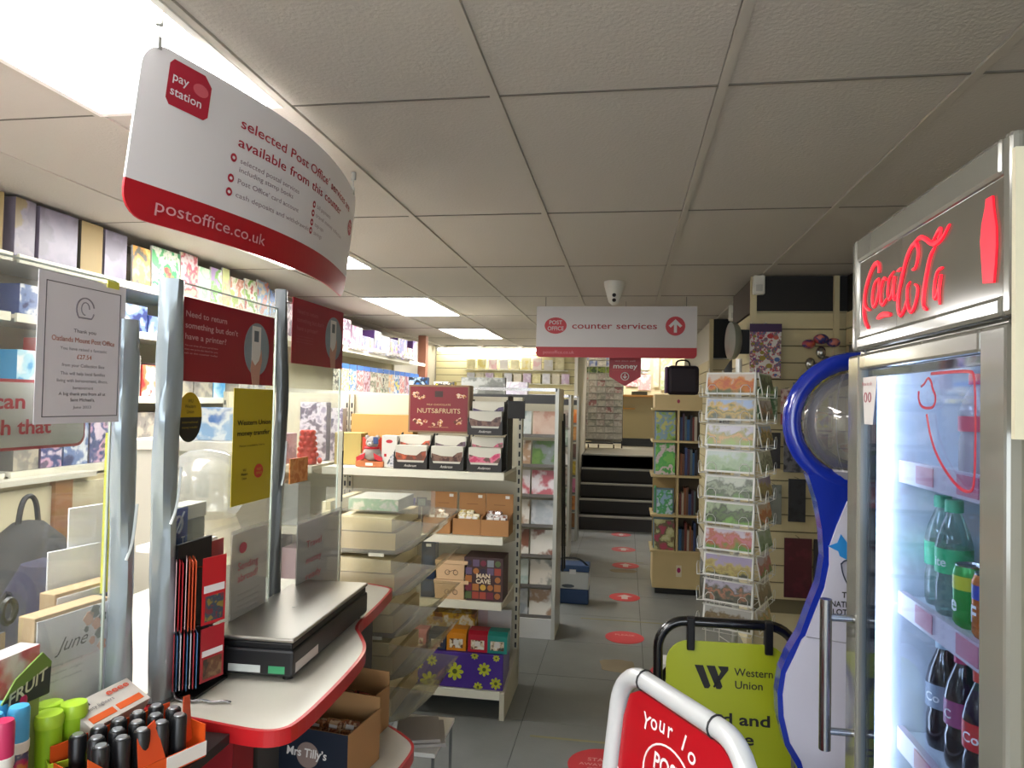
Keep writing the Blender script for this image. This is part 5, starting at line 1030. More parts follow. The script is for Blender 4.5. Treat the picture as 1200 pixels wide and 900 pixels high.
mg = [(3.285, 3.425, ('#e0a848', '#e8c878', '#d89838', '#5a5a4a'), 'yellow orange'), (3.435, 3.68, ('#c83a30', '#2f9a5a', '#d8e0d0', '#58b070'), 'red topped green'), (3.685, 3.85, ('#e0a8a8', '#e8d8d8', '#c86a78', '#d8c8a8'), 'pink and white'), (3.855, 3.98, ('#d0e0c8', '#a8d8b0', '#e8e8d8'), 'pale mint'),
      (3.985, 4.105, ('#c8d8a0', '#e8e4e8', '#8ac070', '#b8a0c8'), 'white and lime'), (4.11, 4.195, ('#e8d070', '#e0b8a0', '#d8e0a0'), 'yellow speckled'), (4.20, 4.37, ('#e8c8b8', '#c88a70', '#e8e0d0', '#a8c070'), 'peach and cream'), (4.375, 4.535, ('#d0dca0', '#78a840', '#e8e4d0', '#c05a50'), 'pale green fruit'),
      (4.54, 4.70, ('#2f5aa0', '#c87858', '#88a8c8', '#d8c8b0'), 'blue covered'), (4.705, 4.83, ('#d8c030', '#2a6ab8', '#181818', '#3a9ad8'), 'yellow and blue')]
for k, (a, b, c, nm) in enumerate(mg):
    pack('puzzle_magazine', '%s children\u2019s magazine, %s in the row on the top shelf' % (nm, ORD[k]), 'magazine', (-2.52, (a+b)/2, 2.1415), b-a-.004, .012, .2+.02*(k % 3)+(.01 if k in (1, 2) else 0), [M('#d9d5cc', .5), PM(c, 11)], PI/2, 'magazines on the top shelf', lean=-.03)
def rrow(place, z, y0, y1, hs, palette, names, seed, d=.16, xf=-2.53, cat='box', kind='product_box', gap=.012, wr=(.11, .2)):
    R = random.Random(seed); y = y0; k = 0
    while True:
        w_ = R.uniform(*wr)
        if y+w_ > y1 or k >= 20: break
        i = R.randrange(len(palette)); h = R.uniform(*hs)
        pack(kind, '%s %s, %s along %s' % (names[i], cat if cat != 'box' else 'carton', ORD[k], place), cat, (xf-d/2, y+w_/2, z+.0015), w_, d, h, [M(palette[i][0], .5), PM(palette[i], 8+R.random()*7)], PI/2); y += w_+gap; k += 1
pal = [('#3a4f8a', '#d8dce4', '#6a80b0', '#28346a'), ('#c23a34', '#e4d8d0', '#d87a50', '#b02a30'), ('#d8d4cc', '#c9c4bc', '#8a9098'), ('#3f9ad0', '#a8d0e0', '#e0e4e4'), ('#6a6864', '#8a8680', '#b0a898'), ('#b87a4a', '#d8b080', '#8a5a3a')]
nm_ = ['navy and white', 'red and cream', 'white', 'sky blue', 'stone grey', 'tan orange']
rrow('the second shelf behind the counter', 1.895, 1.0, 2.5, (.1, .19), [pal[4], pal[2], pal[0]], [nm_[4], nm_[2], nm_[0]], 2)
rrow('the second shelf of the middle bay', 1.895, 2.62, 4.8, (.09, .15), [pal[0], pal[0], pal[3], pal[2]], [nm_[0], nm_[0], nm_[3], nm_[2]], 4)
rrow('the third shelf behind the counter', 1.56, .9, 2.5, (.16, .29), [pal[1], pal[1], pal[2], pal[4]], [nm_[1], nm_[1], nm_[2], nm_[4]], 5)
rrow('the third shelf of the middle bay', 1.56, 2.62, 4.8, (.12, .26), [pal[3], pal[2], pal[4], pal[1]], [nm_[3], nm_[2], nm_[4], nm_[1]], 6)
rrow('the fourth shelf behind the counter', 1.235, 1.2, 2.5, (.18, .27), [pal[0], pal[4]], [nm_[0], nm_[4]], 7)
rrow('the fourth shelf of the middle bay', 1.235, 2.62, 4.8, (.16, .27), [pal[0], ('#5a4f6a', '#c8a0b8', '#3a4a80', '#d8c8d8'), pal[5], pal[4]], [nm_[0], 'blue and pink flowered', nm_[5], nm_[4]], 8)
pf = [('#6a4a8a', '#3a4a9a', '#c8a0c8', '#8a9a5a'), ('#c8c0c4', '#e0dce0', '#8090b0'), ('#c86a5a', '#88a888', '#e0d8d0'), ('#4a6a9a', '#a8b8c8', '#6a8ab0'), ('#a85a80', '#e0c8d0', '#5a3a5a')]
nf = ['purple blue', 'silver white', 'red and green', 'steel blue', 'magenta pink']
rrow('the top shelf of the far left bay', 2.03, 5.0, 8.5, (.15, .27), pf, nf, 11, wr=(.16, .34), cat='gift box', kind='gift_box')
rrow('the lower shelf of the far left bay', 1.40, 5.0, 8.5, (.1, .17), [('#3a3634', '#4a4440', '#2a2624'), ('#6a5a48', '#8a7860', '#5a4a3a')], ['charcoal lettered', 'taupe'], 12, wr=(.18, .34))
rrow('the fourth shelf of the far left bay', 1.0, 5.0, 8.4, (.14, .26), pf, nf, 13, wr=(.18, .34)); rrow('the fifth shelf of the far left bay', .6, 5.0, 8.4, (.14, .26), pf, nf, 14, wr=(.2, .38))
mags = [(('#2a2a34', '#c8c4b0', '#6a6a60'), 'black and cream'), (('#e0d8c8', '#d8a870', '#a8b8c8'), 'cream framed'), (('#d8c830', '#3a70b0', '#e0e0d8'), 'yellow and blue'), (('#c88a80', '#a85a60', '#d8c0b8', '#7a5a60'), 'rosy pink'), (('#5a5058', '#b0a0a8', '#8a4a50'), 'grey and maroon'), (('#a89888', '#6a7058', '#c8bcb0'), 'khaki patterned'), (('#6a8060', '#c8c8b8', '#a08070'), 'green speckled')]
for k in range(14):
    c, nm = mags[k % 7]; y = 5.95+.185*k
    t = thing('hanging_magazine', '%s magazine with blue header, %s from the camera on far bay' % (nm, ORD[k]), 'magazine', (-2.52, y, 1.6415), PI/2, 'magazines with blue headers'); mk('cover', G().box(-.085, .085, 0, .004, 0, .25), [PM(c, 18)], t); mk('header_strip', G().box(-.086, .086, -.0012, -.0002, .205, .25), M('#2f62a8', .4), t)
for k in range(6): one('paper_edging', G().tube([(0, -.19+.38*i/12, .006*math.sin(i*1.7+k)) for i in range(13)], [.02+.006*math.sin(i*2.3+k) for i in range(13)], 6), M('#dcd6d0', .7, bump=.5, bscale=60), 'crumpled white paper edging, %s length along the far bay top shelf' % ORD[k], 'edging', (-2.455, 5.3+.5*k, 2.05), group='crumpled paper edging')
# cupboards and tall brown divider behind the counter
t = thing('base_cupboard', 'row of cream cupboard doors under the wall shelving behind counter', 'cupboard', (-2.48, 2.0, 0))
mk('cupboard_body', G().box(.0, .03, -1.4, 2.84, 0, 1.19), M('#b9ac88', .6), t)
for k, (a, b) in enumerate(((.6, 1.5), (1.51, 2.2), (2.21, 2.725), (2.83, 3.5), (3.51, 4.15), (4.16, 4.83))):
    dr = mk('door', G().box(.031, .045, a-2.0, b-2.0, .04, 1.17), M('#d8cfb0', .5), t, bev=.003); mk('knob', G().rod((.045, b-2.08, .62), (.065, b-2.08, .62), .012, 10), STEEL, dr)
mk('brown_strip', G().box(.031, .06, .728, .825, .0, 1.19), M('#a5713f', .5, vary=.12), t)
mk('top_ledge', G().box(.0, .075, -1.4, .95, 1.192, 1.215), M('#d9d6c6', .5), t)
t = thing('hanging_bag', 'dark grey bag hanging on the cupboard at the left edge', 'bag', (-2.40, 2.42, .55)); mk('bag_body', G().lathe([(0, 0), (.12, .02), (.15, .2), (.12, .45), (.05, .52), (0, .53)], n=18, sy=1.1), M('#3c3d40', .8, bump=.4, bscale=20), t); mk('strap', G().tube(smooth([(.0, -.05, .5), (.0, -.03, .62), (0, .03, .62), (0, .05, .5)]), .01, 6), DARK, t)
t.location.x = -2.26
t = thing('till_printer', 'white till cabinet with a flat top behind the middle screen', 'printer', (-2.0, 3.15, 0)); mk('cabinet', G().box(-.25, .25, -.2, .2, 0, 1.32), M('#d6d2c2', .5), t, bev=.004); mk('top_plate', G().box(-.28, .3, -.23, .23, 1.322, 1.365), M('#e6e2d6', .5), t); mk('dark_slot', G().box(.251, .252, -.1, .1, 1.1, 1.16), DARK, t)
pack('blue_bag', 'blue and white wrapped parcel on the white till cabinet', 'parcel', (-1.9, 3.1, 1.366), .22, .15, .15, [M('#4a80c0', .4), PM(('#3f78c0', '#dfe4e8', '#88b0d8'), 12)], .3)
# ================================================================ CARD RACKS
def cardrack(lab, x0, x1, y, h, cols, tiers, cw, place, pal_, full=True, base=.13):
    t = thing('card_rack', lab, 'rack', ((x0+x1)/2, y, 0)); c = (x0+x1)/2
    for x in (x0, x1): mk('side_frame', G().box(x-c-.012, x-c+.012, 0, .38, 0, h), M('#b9bab2', .35, .3), t)
    mk('back_panel', G().box(x0-c+.012, x1-c-.012, .36, .375, .1, h-.1), M('#b9b4a0', .6), t)
    mk('base_panel', G().box(x0-c+.012, x1-c-.012, .01, .03, 0, base), M('#c9cac9', .4), t); mk('top_rail', G().box(x0-c, x1-c, 0, .02, h-.02, h), STEEL, t)
    mk('header_panel', G().box(x0-c+.012, x1-c-.012, .012, .02, h-.105, h-.045), M('#3c3d3f', .5), t)
    T('for', (x0-c+.42, .0115, h-.09), .028, M('#c9c9c4', .5), t)
    pit = (h-.13-base)/tiers
    for r_ in range(tiers):
        z = h-.13-pit*(r_+1); mk('card_ledge', G().box(x0-c+.012, x1-c-.012, .03, .12, z, z+.008), M('#8f8f88', .4), t); mk('ledge_lip', G().box(x0-c+.012, x1-c-.012, .024, .03, z, z+.022), M('#6d6a66', .4), t)
        for q, cx in enumerate(cols):
            i = ([1, 3, 4, 5, 6, 7, 2][r_] if q == 0 else [0, 2, 4, 2, 6, 0, 5][r_] if q == 1 else 7) if len(pal_) == 8 else (r_*2+q*3) % len(pal_); cc, nm = pal_[i]
            pack('greeting_card', '%s greeting card, %s row, %s column of %s' % (nm, ORD[r_], ORD[q], place), 'card', (cx, y+.075+.002*q, z+.0095), cw, .006, pit*.83, [M('#d8d5cf', .5), PM(cc, 7)], 0, 'greeting cards on '+place, lean=-.12, bev=0)
    return t
cp = [(('#a8bcb8', '#c8d0cc', '#8aa0a0'), 'duck-egg blue'), (('#d0b8a8', '#c8ac9a', '#b88a78'), 'salmon beige'), (('#d8d0c8', '#a88a70', '#e0dcd4'), 'cream'), (('#8a9a98', '#7a8280', '#5a7a40', '#6a8a48'), 'green lawn'), (('#e0dce0', '#dcd4d8', '#b8606a'), 'white and red'), (('#a8b0b8', '#c0c4c8', '#9098a0'), 'blue grey'), (('#dcd8d0', '#e0dcd4', '#8a5a48'), 'white with brown figure'), (('#c8c0b0', '#8a8a80', '#d8d0c4'), 'stone lettered')]
cardrack('greeting card rack standing behind the right end of the chocolate bay', -1.45, -.455, 4.75, 1.67, (-.548, -.715, -.882), 7, .155, 'the nearest rack', cp)
cp2 = [(('#8a7a68', '#a89888', '#6a6258'), 'brown photo'), (('#a8b0b4', '#c8ccd0', '#8a9094'), 'pale grey'), (('#98a898', '#b8c4b4', '#7a8a78'), 'sage'), (('#c8a8b4', '#d8c0c8', '#a87a88'), 'rose'), (('#d8d4cc', '#b0a898', '#e0dcd4'), 'ivory'), (('#a87060', '#c89080', '#7a5048'), 'rust red')]
cardrack('narrower greeting card rack second along the aisle', -1.5, -.56, 7.2, 1.66, (-.64, -.80), 7, .145, 'the second rack', cp2)
cp3 = [(('#c8681c', '#d8883a', '#a85a20'), 'orange'), (('#d8b830', '#e0c850', '#b89828'), 'yellow'), (('#b07a34', '#c89050', '#8a5a28'), 'ochre'), (('#c85a88', '#d87aa0', '#a84a70'), 'pink'), (('#5a4038', '#7a5a50', '#3a2a28'), 'dark brown')]
cardrack('farthest greeting card rack just before the steps', -1.5, -.545, 8.2, 1.66, (-.61, -.75), 7, .11, 'the farthest rack', cp3)
t = thing('hanging_straps', 'two thin black straps hanging down the side of the nearest card rack', 'strap', (-.43, 4.95, .3)); mk('strap', G().tube([(0, 0, 1.15), (.005, .02, .6), (.012, .05, .1)], .008, 6), BLACK, t); mk('strap', G().tube([(0, .1, 1.2), (.01, .12, .6), (.02, .13, .1)], .007, 6), BLACK, t)
# cool box
t = thing('cool_box', 'blue and white cool box with black handle on the floor', 'box', (-.395, 5.72, 0.001)); mk('blue_base', G().box(-.13, .13, -.09, .09, 0, .115), M('#1f3c66', .4), t, bev=.01); mk('white_body', G().box(-.132, .132, -.092, .092, .116, .25), M('#bfc3c4', .45), t, bev=.008); mk('blue_lid', G().box(-.134, .134, -.094, .094, .251, .3), M('#22416c', .4), t, bev=.01)
mk('grip_recess', G().poly([(-.05+.05*math.cos(a*PI/8)+.02, -.0925, .14+.014*math.sin(a*PI/8)) for a in range(16)], (0, -.001, 0)), M('#4c5560', .5), t); mk('latch', G().box(-.02, .03, -.099, -.092, .235, .27), M('#d9dadb', .4), t)
mk('carry_handle', G().tube(smooth([(-.128, -.06, .29), (-.11, -.07, .35), (.05, -.07, .36), (.128, -.06, .29)]), .008, 8), BLACK, t)
# ================================================================ REVOLVING BOOKCASE
BW = M('#c9b585', .5, vary=.06); BW2 = M('#a88d58', .55)
bx, by = .435, 6.30
t = thing('book_tower', 'square pale wooden revolving book tower near the steps', 'bookcase', (bx, by, 0)); h = .195
mk('base_box', G().box(-h, h, -h, h, .05, .345), BW, t, bev=.003); mk('swivel_base', G().box(-.17, .17, -.17, .17, 0, .05), BLACK, t)
lev = [.345, .66, .99, 1.28, 1.55]
for z in lev[1:]: mk('shelf', G().box(-h-.02, h, -h-.01, h, z-.018, z), BW, t)
mk('shelf', G().box(-h-.02, h, -h-.01, h, .346, .362), BW, t)
mk('top_box', G().box(-h, h, -h, h, 1.55, 1.665), BW, t, bev=.002)
for a, b in zip([.362]+[z for z in lev[1:-1]], [z-.018 for z in lev[1:]]):
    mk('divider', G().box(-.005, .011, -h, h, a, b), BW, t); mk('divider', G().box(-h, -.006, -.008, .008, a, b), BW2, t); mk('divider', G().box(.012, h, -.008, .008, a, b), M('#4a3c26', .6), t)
mk('picture_card', G().box(.0, .045, -h-.0012, -h-.0002, .15, .245), M('#d9d0b8', .5), t); mk('balloon_print', G().poly([(.022+.015*math.cos(q*PI/8), -h-.0014, .205+.022*math.sin(q*PI/8)) for q in range(16)], (0, -.0006, 0)), M('#b02a6a', .5), t)
mk('balloon_print', G().poly([(.0+.012*math.cos(q*PI/8), -h-.0004, 1.61+.016*math.sin(q*PI/8)) for q in range(16)], (0, -.0008, 0)), M('#a03050', .5), t)
bk = [((('#4a7a38', '#8aa850', '#7a98a8', '#b8b868'), 'green and yellow animal'), (1.28, .235, .16)), ((('#3f9a3a', '#c8b8b8', '#50a848', '#70b850'), 'bright green'), (.99, .265, .16)), ((('#3a78b0', '#b8d0dc', '#48a060', '#88b0c8'), 'blue and green'), (.66, .2, .13)), ((('#c8c898', '#b8b880', '#6a5a38', '#a83a50'), 'pale yellow with red face'), (.362, .25, .165))]
for k, ((c, nm), (z, hh, ww)) in enumerate(bk):
    pack('picture_book', '%s children\u2019s picture book facing out, %s level of book tower' % (nm, ORD[k]), 'book', (bx-.1, by-.165, z+.0015), ww, .02, hh, [M('#c9c4a8', .5), PM(c, 13)], 0, 'picture books facing out on the tower', lean=-.08)
    pack('picture_book', 'thin blue-grey spined book behind the %s one on book tower' % nm, 'book', (bx-.105, by-.10, z+.0015), .17, .015, hh+.01, [M('#6a8a9a', .5)])
R = random.Random(9); sc_ = ['#3a4a78', '#7a3a30', '#4a3040', '#b8b0a0', '#5a6a70', '#8a5030', '#2a5a8a', '#6a4a3a', '#303038']; sn = ['navy', 'brick red', 'plum', 'cream', 'slate', 'rust', 'blue', 'brown', 'black']
for k, z in enumerate((1.28, .99, .66, .362)):
    x = bx+.018
    for q in range(7):
        w_ = R.uniform(.016, .026)
        if x+w_ > bx+.19: break
        i = (q*2+k*5) % 9; pack('spine_book', '%s spined book, %s from the divider, %s level of the tower' % (sn[i], ORD[q], ORD[k]), 'book', (x+w_/2, by-.10, z+.0015), w_-.002, .14, R.uniform(.17, .235), [M(sc_[i], .5)], 0, 'spine-out books on the tower', bev=0); x += w_
for k, z in enumerate((1.28, .99, .66, .362)):
    pack('picture_book', 'side-on book at the left face, %s level of book tower' % ORD[k], 'book', (bx-.205+.03, by-.03-.02, z+.0015), .012, .12, .2+.01*k, [M(['#5a70b0', '#5a9a8a', '#4a9a60', '#4a80a8'][k], .5)])
# bags on top of tower
t = thing('rucksack', 'dark purple quilted bag on top of the book tower', 'bag', (bx+.045, by, 1.667)); mk('bag_body', G().box(-.13, .13, -.1, .1, 0, .25), M('#241a26', .6, bump=.8, bscale=25), t, bev=.03); mk('side_panel', G().box(-.15, -.128, -.09, .09, .01, .24), M('#5c3f5e', .6), t, bev=.008); mk('strap', G().tube(smooth([(-.06, 0, .24), (-.05, 0, .3), (.05, 0, .3), (.06, 0, .24)]), .008, 6), BLACK, t)
pack('pink_item', 'magenta and white patterned packet behind the dark purple bag', 'packet', (.38+.0, 6.62, 1.667), .12, .04, .3, [PM(('#b04a6a', '#d8b8c0', '#6a2a40'), 16)]) if 0 else None
# ================================================================ BACK WALL GOODS
for k in range(9):
    x = -2.35+.17*k; pack('wedding_card', 'pale %s boxed card, %s on the upper ledge of back wall' % (['cream', 'yellow', 'pink', 'white'][k % 4], ORD[k]), 'card', (x, 10.64, 2.07), .13, .04, .15+.03*(k in (5, 6, 8)), [M('#e0dcd0', .5), PM([('#e8e0b8', '#d8d0a0'), ('#e0d080', '#e8e0b0'), ('#e0b8b8', '#e8d8d0'), ('#e0e0e0', '#d8d4cc')][k % 4], 12)], 0, 'cards on the upper ledge')
one('wall_ledge', G().box(-.8, .8, -.1, .04, 0, .012), SHELF, 'cream ledge on the back wall under the row of pale boxed cards', 'shelf', (-1.67, 10.70, 2.055))
for k in range(11):
    x = -2.35+.145*k; pack('wedding_card', 'white %s card, %s on the lower ledge of back wall' % (['silver', 'cream', 'lilac', 'lemon'][k % 4], ORD[k]), 'card', (x, 10.64, 1.865), .12, .03, .15, [M('#e4e1dc', .5), PM([('#e0e0e4', '#d0d0d4'), ('#e8e0c8', '#d8d0b8'), ('#e0d4e0', '#c8b0c8'), ('#e8e0a8', '#d8d090')][k % 4], 16)], 0, 'cards on the lower ledge')
one('wall_ledge', G().box(-.85, .85, -.1, .04, 0, .012), SHELF, 'cream ledge on the back wall under the row of white cards', 'shelf', (-1.65, 10.70, 1.851))
# centre goods tops seen over the chocolate box
gx = thing('display_table', 'low display table mid shop carrying boxed toys behind chocolate bay', 'table', (-1.7, 6.6, 0)); mk('table_top', G().box(-.6, .6, -.3, .3, 1.52, 1.55), SHELF, gx)
for x in (-.58, .55):
    for y in (-.28, .25): mk('leg', G().box(x, x+.03, y, y+.03, 0, 1.52), UP, gx)
pack('game_carton', 'dark grey board carton tilted on the display table', 'box', (-1.33, 6.6, 1.56), .42, .08, .24, [M('#4a4c4a', .5), PM(('#4a4c48', '#5a5c58', '#8a8c88'), 9)], .0)
pack('fancy_box', 'white and lilac carton right of the dark grey board carton', 'box', (-1.0+.0, 6.55, 1.5515), .2, .08, .21, [M('#e4e2e6', .5), PM(('#e8e6ea', '#d0c8d8', '#e8e6ea'), 14)]); pack('fancy_box', 'yellow red and black toy carton left of the dark grey one', 'box', (-1.68, 6.5, 1.5515), .2, .08, .2, [M('#d0b840', .5), PM(('#c84a3a', '#d8c030', '#282828', '#d8d0c0'), 12)]); pack('fancy_box', 'blue and black toy carton second from left on display table', 'box', (-1.95, 6.55, 1.5515), .18, .08, .24, [M('#2a4a80', .5), PM(('#2a5a90', '#181c28', '#88a0b8'), 12)])
# ================================================================ LANDING
LZ = .88
t = thing('card_pack_rack', 'tall wire rack of small card packs on castors on landing', 'rack', (-.39, 11.45, LZ)); BK = M('#2c2a2c', .4)
for x in (-.34, .335): mk('upright', G().rod((x, 0, .0), (x, 0, 1.5), .011, 8), BK, t)
g = G()
for i in range(6): g.rod((-.34+.135*i, -.045, .12), (-.34+.135*i, -.045, 1.5), .003, 5)
for i in range(14): g.rod((-.34, -.045, .14+.105*i), (.335, -.045, .14+.105*i), .003, 5)
o = mk('wire_grid', g, WIRE, t); o['kind'] = 'stuff'
mk('back_board', G().box(-.33, .325, .05, .06, .1, 1.5), M('#a8a290', .6), t); mk('lower_tray', G().box(-.33, .2, -.12, .05, .07, .09), BK, t)
for x in (-.2, -.04, .2): mk('castor', G().rod((x, -.06, .03), (x+.02, -.06, .03), .03, 12), BLACK, t)
gp = [(('#d0c4bc', '#b8aca4', '#dcd6d0'), 'beige'), (('#c89a98', '#d8ccc4', '#a87270'), 'dull red'), (('#c4c4b8', '#d0ccc0', '#a8a89c'), 'grey'), (('#5a7040', '#88984a', '#3a5030'), 'green'), (('#4a5a9a', '#8a98c8', '#c8ccd8'), 'blue'), (('#d0ccc4', '#c8c4bc', '#dcd8d0'), 'white')]
for r_ in range(13):
    for q in range(5):
        i = 5 if r_ > 10 else (3 if r_ == 2 else [0, 2, 1, 0, 2, 5, 0][(r_*3+q*2) % 7] if r_ > 2 else [4, 5, 0, 4, 5][(q+r_*2) % 5])
        pack('card_pack', 'small %s card pack, row %s, column %s of the wire rack' % (gp[i][1], ORD[r_], ORD[q]), 'card', (-.39-.272+.135*q, 11.45-.01, LZ+1.4-.105*r_), .125, .05, .092, [M('#b8b4a8', .5), PM(gp[i][0], 14)], 0, 'card packs in the wire rack', bev=0)
t = thing('serving_counter', 'beige counter front with orange-brown shelf top on the landing', 'counter', (.75, 12.2, LZ)); mk('front_panel', G().box(-.8, .5, 0, .05, .13, .83), M('#a89c78', .6), t); mk('skirting', G().box(-.8, .5, -.01, .05, 0, .13), M('#33383a', .5), t); mk('shelf_top', G().box(-.85, .5, -.25, .1, .83, .86), M('#c08a48', .45), t); mk('bracket_shelf', G().box(-.85, -.6, -.1, .0, .62, .64), M('#b8863a', .45), t); mk('dark_tray', G().box(-.66, -.4, -.12, .02, .862, .92), M('#2a3028', .5), t); mk('yellow_block', G().box(-.84, -.78, -.06, -.02, .642, .68), M('#b89a3a', .5), t)
wn = [('white notice with green lines', ('#d8e0d8', '#a8c0b0', '#e0e4e0')), ('pink and white notice', ('#e0b0b0', '#e8d8d4', '#d08088')), ('pale pink poster', ('#e8c0bc', '#e0a8a8', '#e8d8d4')), ('white poster with dark band', ('#e0dcd8', '#5a6058', '#e8e4e0')), ('pale green tall poster', ('#d0d8b0', '#b0c090', '#e0e0c8')), ('cream poster', ('#e8e0c8', '#d8d0b0'))]
for k, (x, z, w_, h_) in enumerate(((.30, 2.2, .22, .3), (.1, 1.9, .2, .28), (.32, 1.84, .22, .28), (.30, 2.14-.0, .16, .04), (.70, 1.85, .2, .62), (.52, 1.9, .1, .55))):
    one('wall_poster', G().box(-w_/2, w_/2, 0, .004, 0, h_), PM(wn[k][1], 9), wn[k][0]+' on the lit wall behind the landing counter', 'poster', (x, 12.88-.004*k, z))
# ================================================================ RIGHT WALL GOODS
t = thing('convex_mirror', 'round grey convex mirror on a bracket at the pillar edge', 'mirror', (.70, 4.60, 1.99)); PR_ = [(0, -.0)]+[(.13*math.sin(a*PI/16), .045-.045*math.cos(a*PI/16)) for a in range(9)]
mk('dome', G().lathe([(.118*math.sin(a*PI/16), -.045*math.cos(a*PI/16)) for a in range(9)]+[(.118, .02), (0, .03)], n=28).xf(Matrix.Rotation(-PI/2, 4, 'Y') @ Matrix.Scale(1, 4)), M('#7f8276', .3, .2, coat=.3), t)
t.rotation_euler = (0, PI, 0) if 0 else (0, 0, math.radians(18))
mk('bracket', G().box(.02, .115, -.02, .02, -.08, .07), DARK, t, bev=.005); mk('wall_plate', G().box(.095, .108, -.03, .03, -.13, .12), CREAM, t, bev=.004)
t.location = (.655, 4.60, 1.985); t.rotation_euler = (0, 0, math.radians(8))
def hang(lab, x, y, z, w_, h_, cols, sc=14, d=.012, cat='packet', hook=True, name='hanging_packet', side=False):
    t = thing(name, lab, cat, (x, y, z), 0 if not side else -PI/2)
    mk('packet', G().box(-w_/2, w_/2, 0, d, 0, h_), PM(cols, sc) if isinstance(cols, tuple) else cols, t, bev=.002)
    if hook: mk('hook', G().rod((0, -.02, h_+.006), (0, .06+d, h_+.006), .003, 6), STEEL, t)
    return t
t = hang('tall white card of coloured stickers with purple header hanging on the pillar', .845, 4.575, 1.755, .185, .335, ('#d8d6d2', '#d8d6d2', '#d8d6d2', '#d8d6d2', '#c84a4a', '#3f6aa0', '#a88a3a', '#6a4a8a'), 40)
mk('purple_header', G().box(-.095, .095, -.002, -.0005, .285, .335), M('#3a1c48', .4), t)
vor = M('#d4d2ce', .4)
rs_ = random.Random(4)
for q in range(6):
    for c_ in range(4):
        if rs_.random() < .2: continue
        a, b, r = -.07+.045*c_+rs_.uniform(-.008, .008), .025+.046*q+rs_.uniform(-.008, .008), rs_.uniform(.008, .02)
        mk('printed_sticker', G().poly([(a+r*math.cos(i*PI/6), -.002, b+r*.8*math.sin(i*PI/6)) for i in range(12)], (0, .001, 0)), M(rs_.choice(['#b83a3e', '#4a6aa8', '#9a8a3a', '#7a4a8a', '#c86a5a', '#5a8a7a']), .5), t)
_v = lambda *a, **k: None
_v(('#d0cecb', '#d0cecb', '#d0cecb', '#b83a3e', '#d0cecb', '#4a6aa8', '#d0cecb', '#8a7a3a', '#7a4a8a', '#d0cecb'), 34, kind='voronoi'); t.children[0].data.materials[0] = vor
t = thing('foil_balloon', 'bunch of silver and coloured foil shapes hanging on the slatted wall', 'decoration', (1.15, 4.50, 1.79)); g = G()
for (a, b, c, r) in ((-.06, 0, .05, .03), (-.02, .01, .0, .04), (.03, -.01, .06, .03), (.06, 0, .02, .035), (0, 0, .12, .03)): g.lathe([(r*math.sin(PI*i/8), -r*1.3*math.cos(PI*i/8)) for i in range(9)], (a, b, c), 10)
mk('silver_foil', g, M('#a8a8a4', .15, .9, bump=.8, bscale=60), t); g = G()
for (a, b, c, r) in ((-.07, 0, .17, .04), (.0, .0, .2, .045), (.07, 0, .18, .04)): g.lathe([(r*math.sin(PI*i/8), -r*.7*math.cos(PI*i/8)) for i in range(9)], (a, b, c), 10)
mk('coloured_foil', g, PM(('#b8563a', '#a84a5a', '#3a3a78', '#c87a70'), 16), t); mk('hook', G().rod((0, 0, .22), (0, .13, .22), .003, 6), STEEL, t)
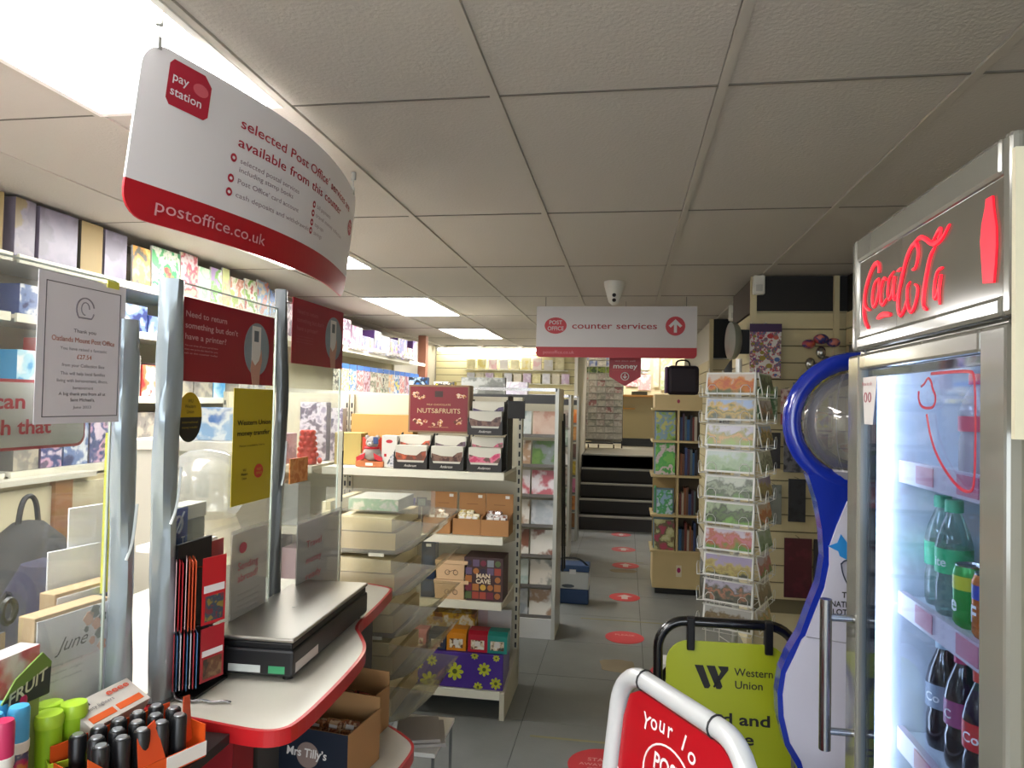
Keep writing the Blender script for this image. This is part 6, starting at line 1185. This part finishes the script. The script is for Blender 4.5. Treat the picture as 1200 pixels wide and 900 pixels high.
for k, (x, z, w_, h_, c, nm) in enumerate(((.86, 1.50, .12, .2, ('#6a8a5a', '#a8b098', '#4a6a48'), 'green leafy'), (.98, 1.47, .08, .22, ('#8a2a34', '#c8b8b0', '#6a1a24'), 'dark red'), (1.06, 1.49, .1, .24, ('#8a9aa0', '#4a6a70', '#b8bab8'), 'teal grey'), (1.17, 1.46, .09, .3, ('#a8a030', '#c8c040', '#8a8a80'), 'yellow foil'),
    (.88, 1.2, .12, .22, ('#2a2a2e', '#3a3a40'), 'black'), (1.02, 1.18, .12, .24, ('#303238', '#6a6a70', '#22242a'), 'charcoal'), (1.16, 1.2, .11, .22, ('#26282c', '#5a3a40'), 'black and maroon'), (1.04, .88, .1, .26, ('#1a1c22', '#2a2c34'), 'long black case'), (.9, .86, .1, .24, ('#5a5f5c', '#7a807c'), 'grey carded'), (1.05, .42, .16, .36, ('#5a1a2c', '#4a1424'), 'dark maroon folder'), (1.2, .42, .12, .36, ('#1c1c24', '#24242c'), 'black folder'))):
    hang('%s packet hanging on a hook of the slatted pillar face' % nm, x, 4.575, z, w_, h_, c)
rn = random.Random(21); rc = [(('#3a3a40', '#5a5a62', '#24242a'), 'charcoal'), (('#8a8a80', '#b0a898', '#6a6a60'), 'stone'), (('#5a1a2c', '#7a2a3c', '#3a1020'), 'maroon'), (('#2a3a5a', '#4a5a8a', '#1a2438'), 'navy'), (('#6a7a5a', '#8a9a70', '#4a5a40'), 'olive')]
for r_, z in enumerate((1.75, 1.45, 1.15, .85)):
    for q in range(6):
        c, nm = rc[(r_*3+q*2) % 5]; hang('%s packet on the right wall, %s from pillar, %s row' % (nm, ORD[q], ORD[r_]), 1.285, 4.35-.27*q, z, .15, .2, c, side=True)
t = thing('grey_figure', 'dark pile of folded umbrellas hanging in the far alcove', 'umbrella', (.98, 6.72, 1.75)); mk('folded_canopy', G().lathe([(0, 0), (.03, .02), (.09, .08), (.1, .16), (.05, .24), (.02, .27), (0, .28)], n=14), M('#3a3d40', .6, bump=.6, bscale=30), t); mk('hook', G().rod((0, 0, .27), (0, .17, .27), .004, 6), STEEL, t)
for k in range(4): hang('%s packet hanging in the far alcove, %s from the aisle' % (rc[k][1], ORD[k]), .9+.11*k, 6.8, 1.35, .09, .22, rc[k][0])
t = thing('leaflet_box', 'small white and red leaflet box on the floor beside the spinner', 'box', (.2, 2.75, .0)); mk('white_box', G().box(-.06, .05, -.05, .05, .0, .62), M('#d9d7d3', .5), t); mk('red_side', G().poly([(-.1, -.052, .3), (-.06, -.052, .3), (-.06, -.052, .6), (-.1, -.052, .55)], (0, .1, 0)), M('#a81a28', .5), t)
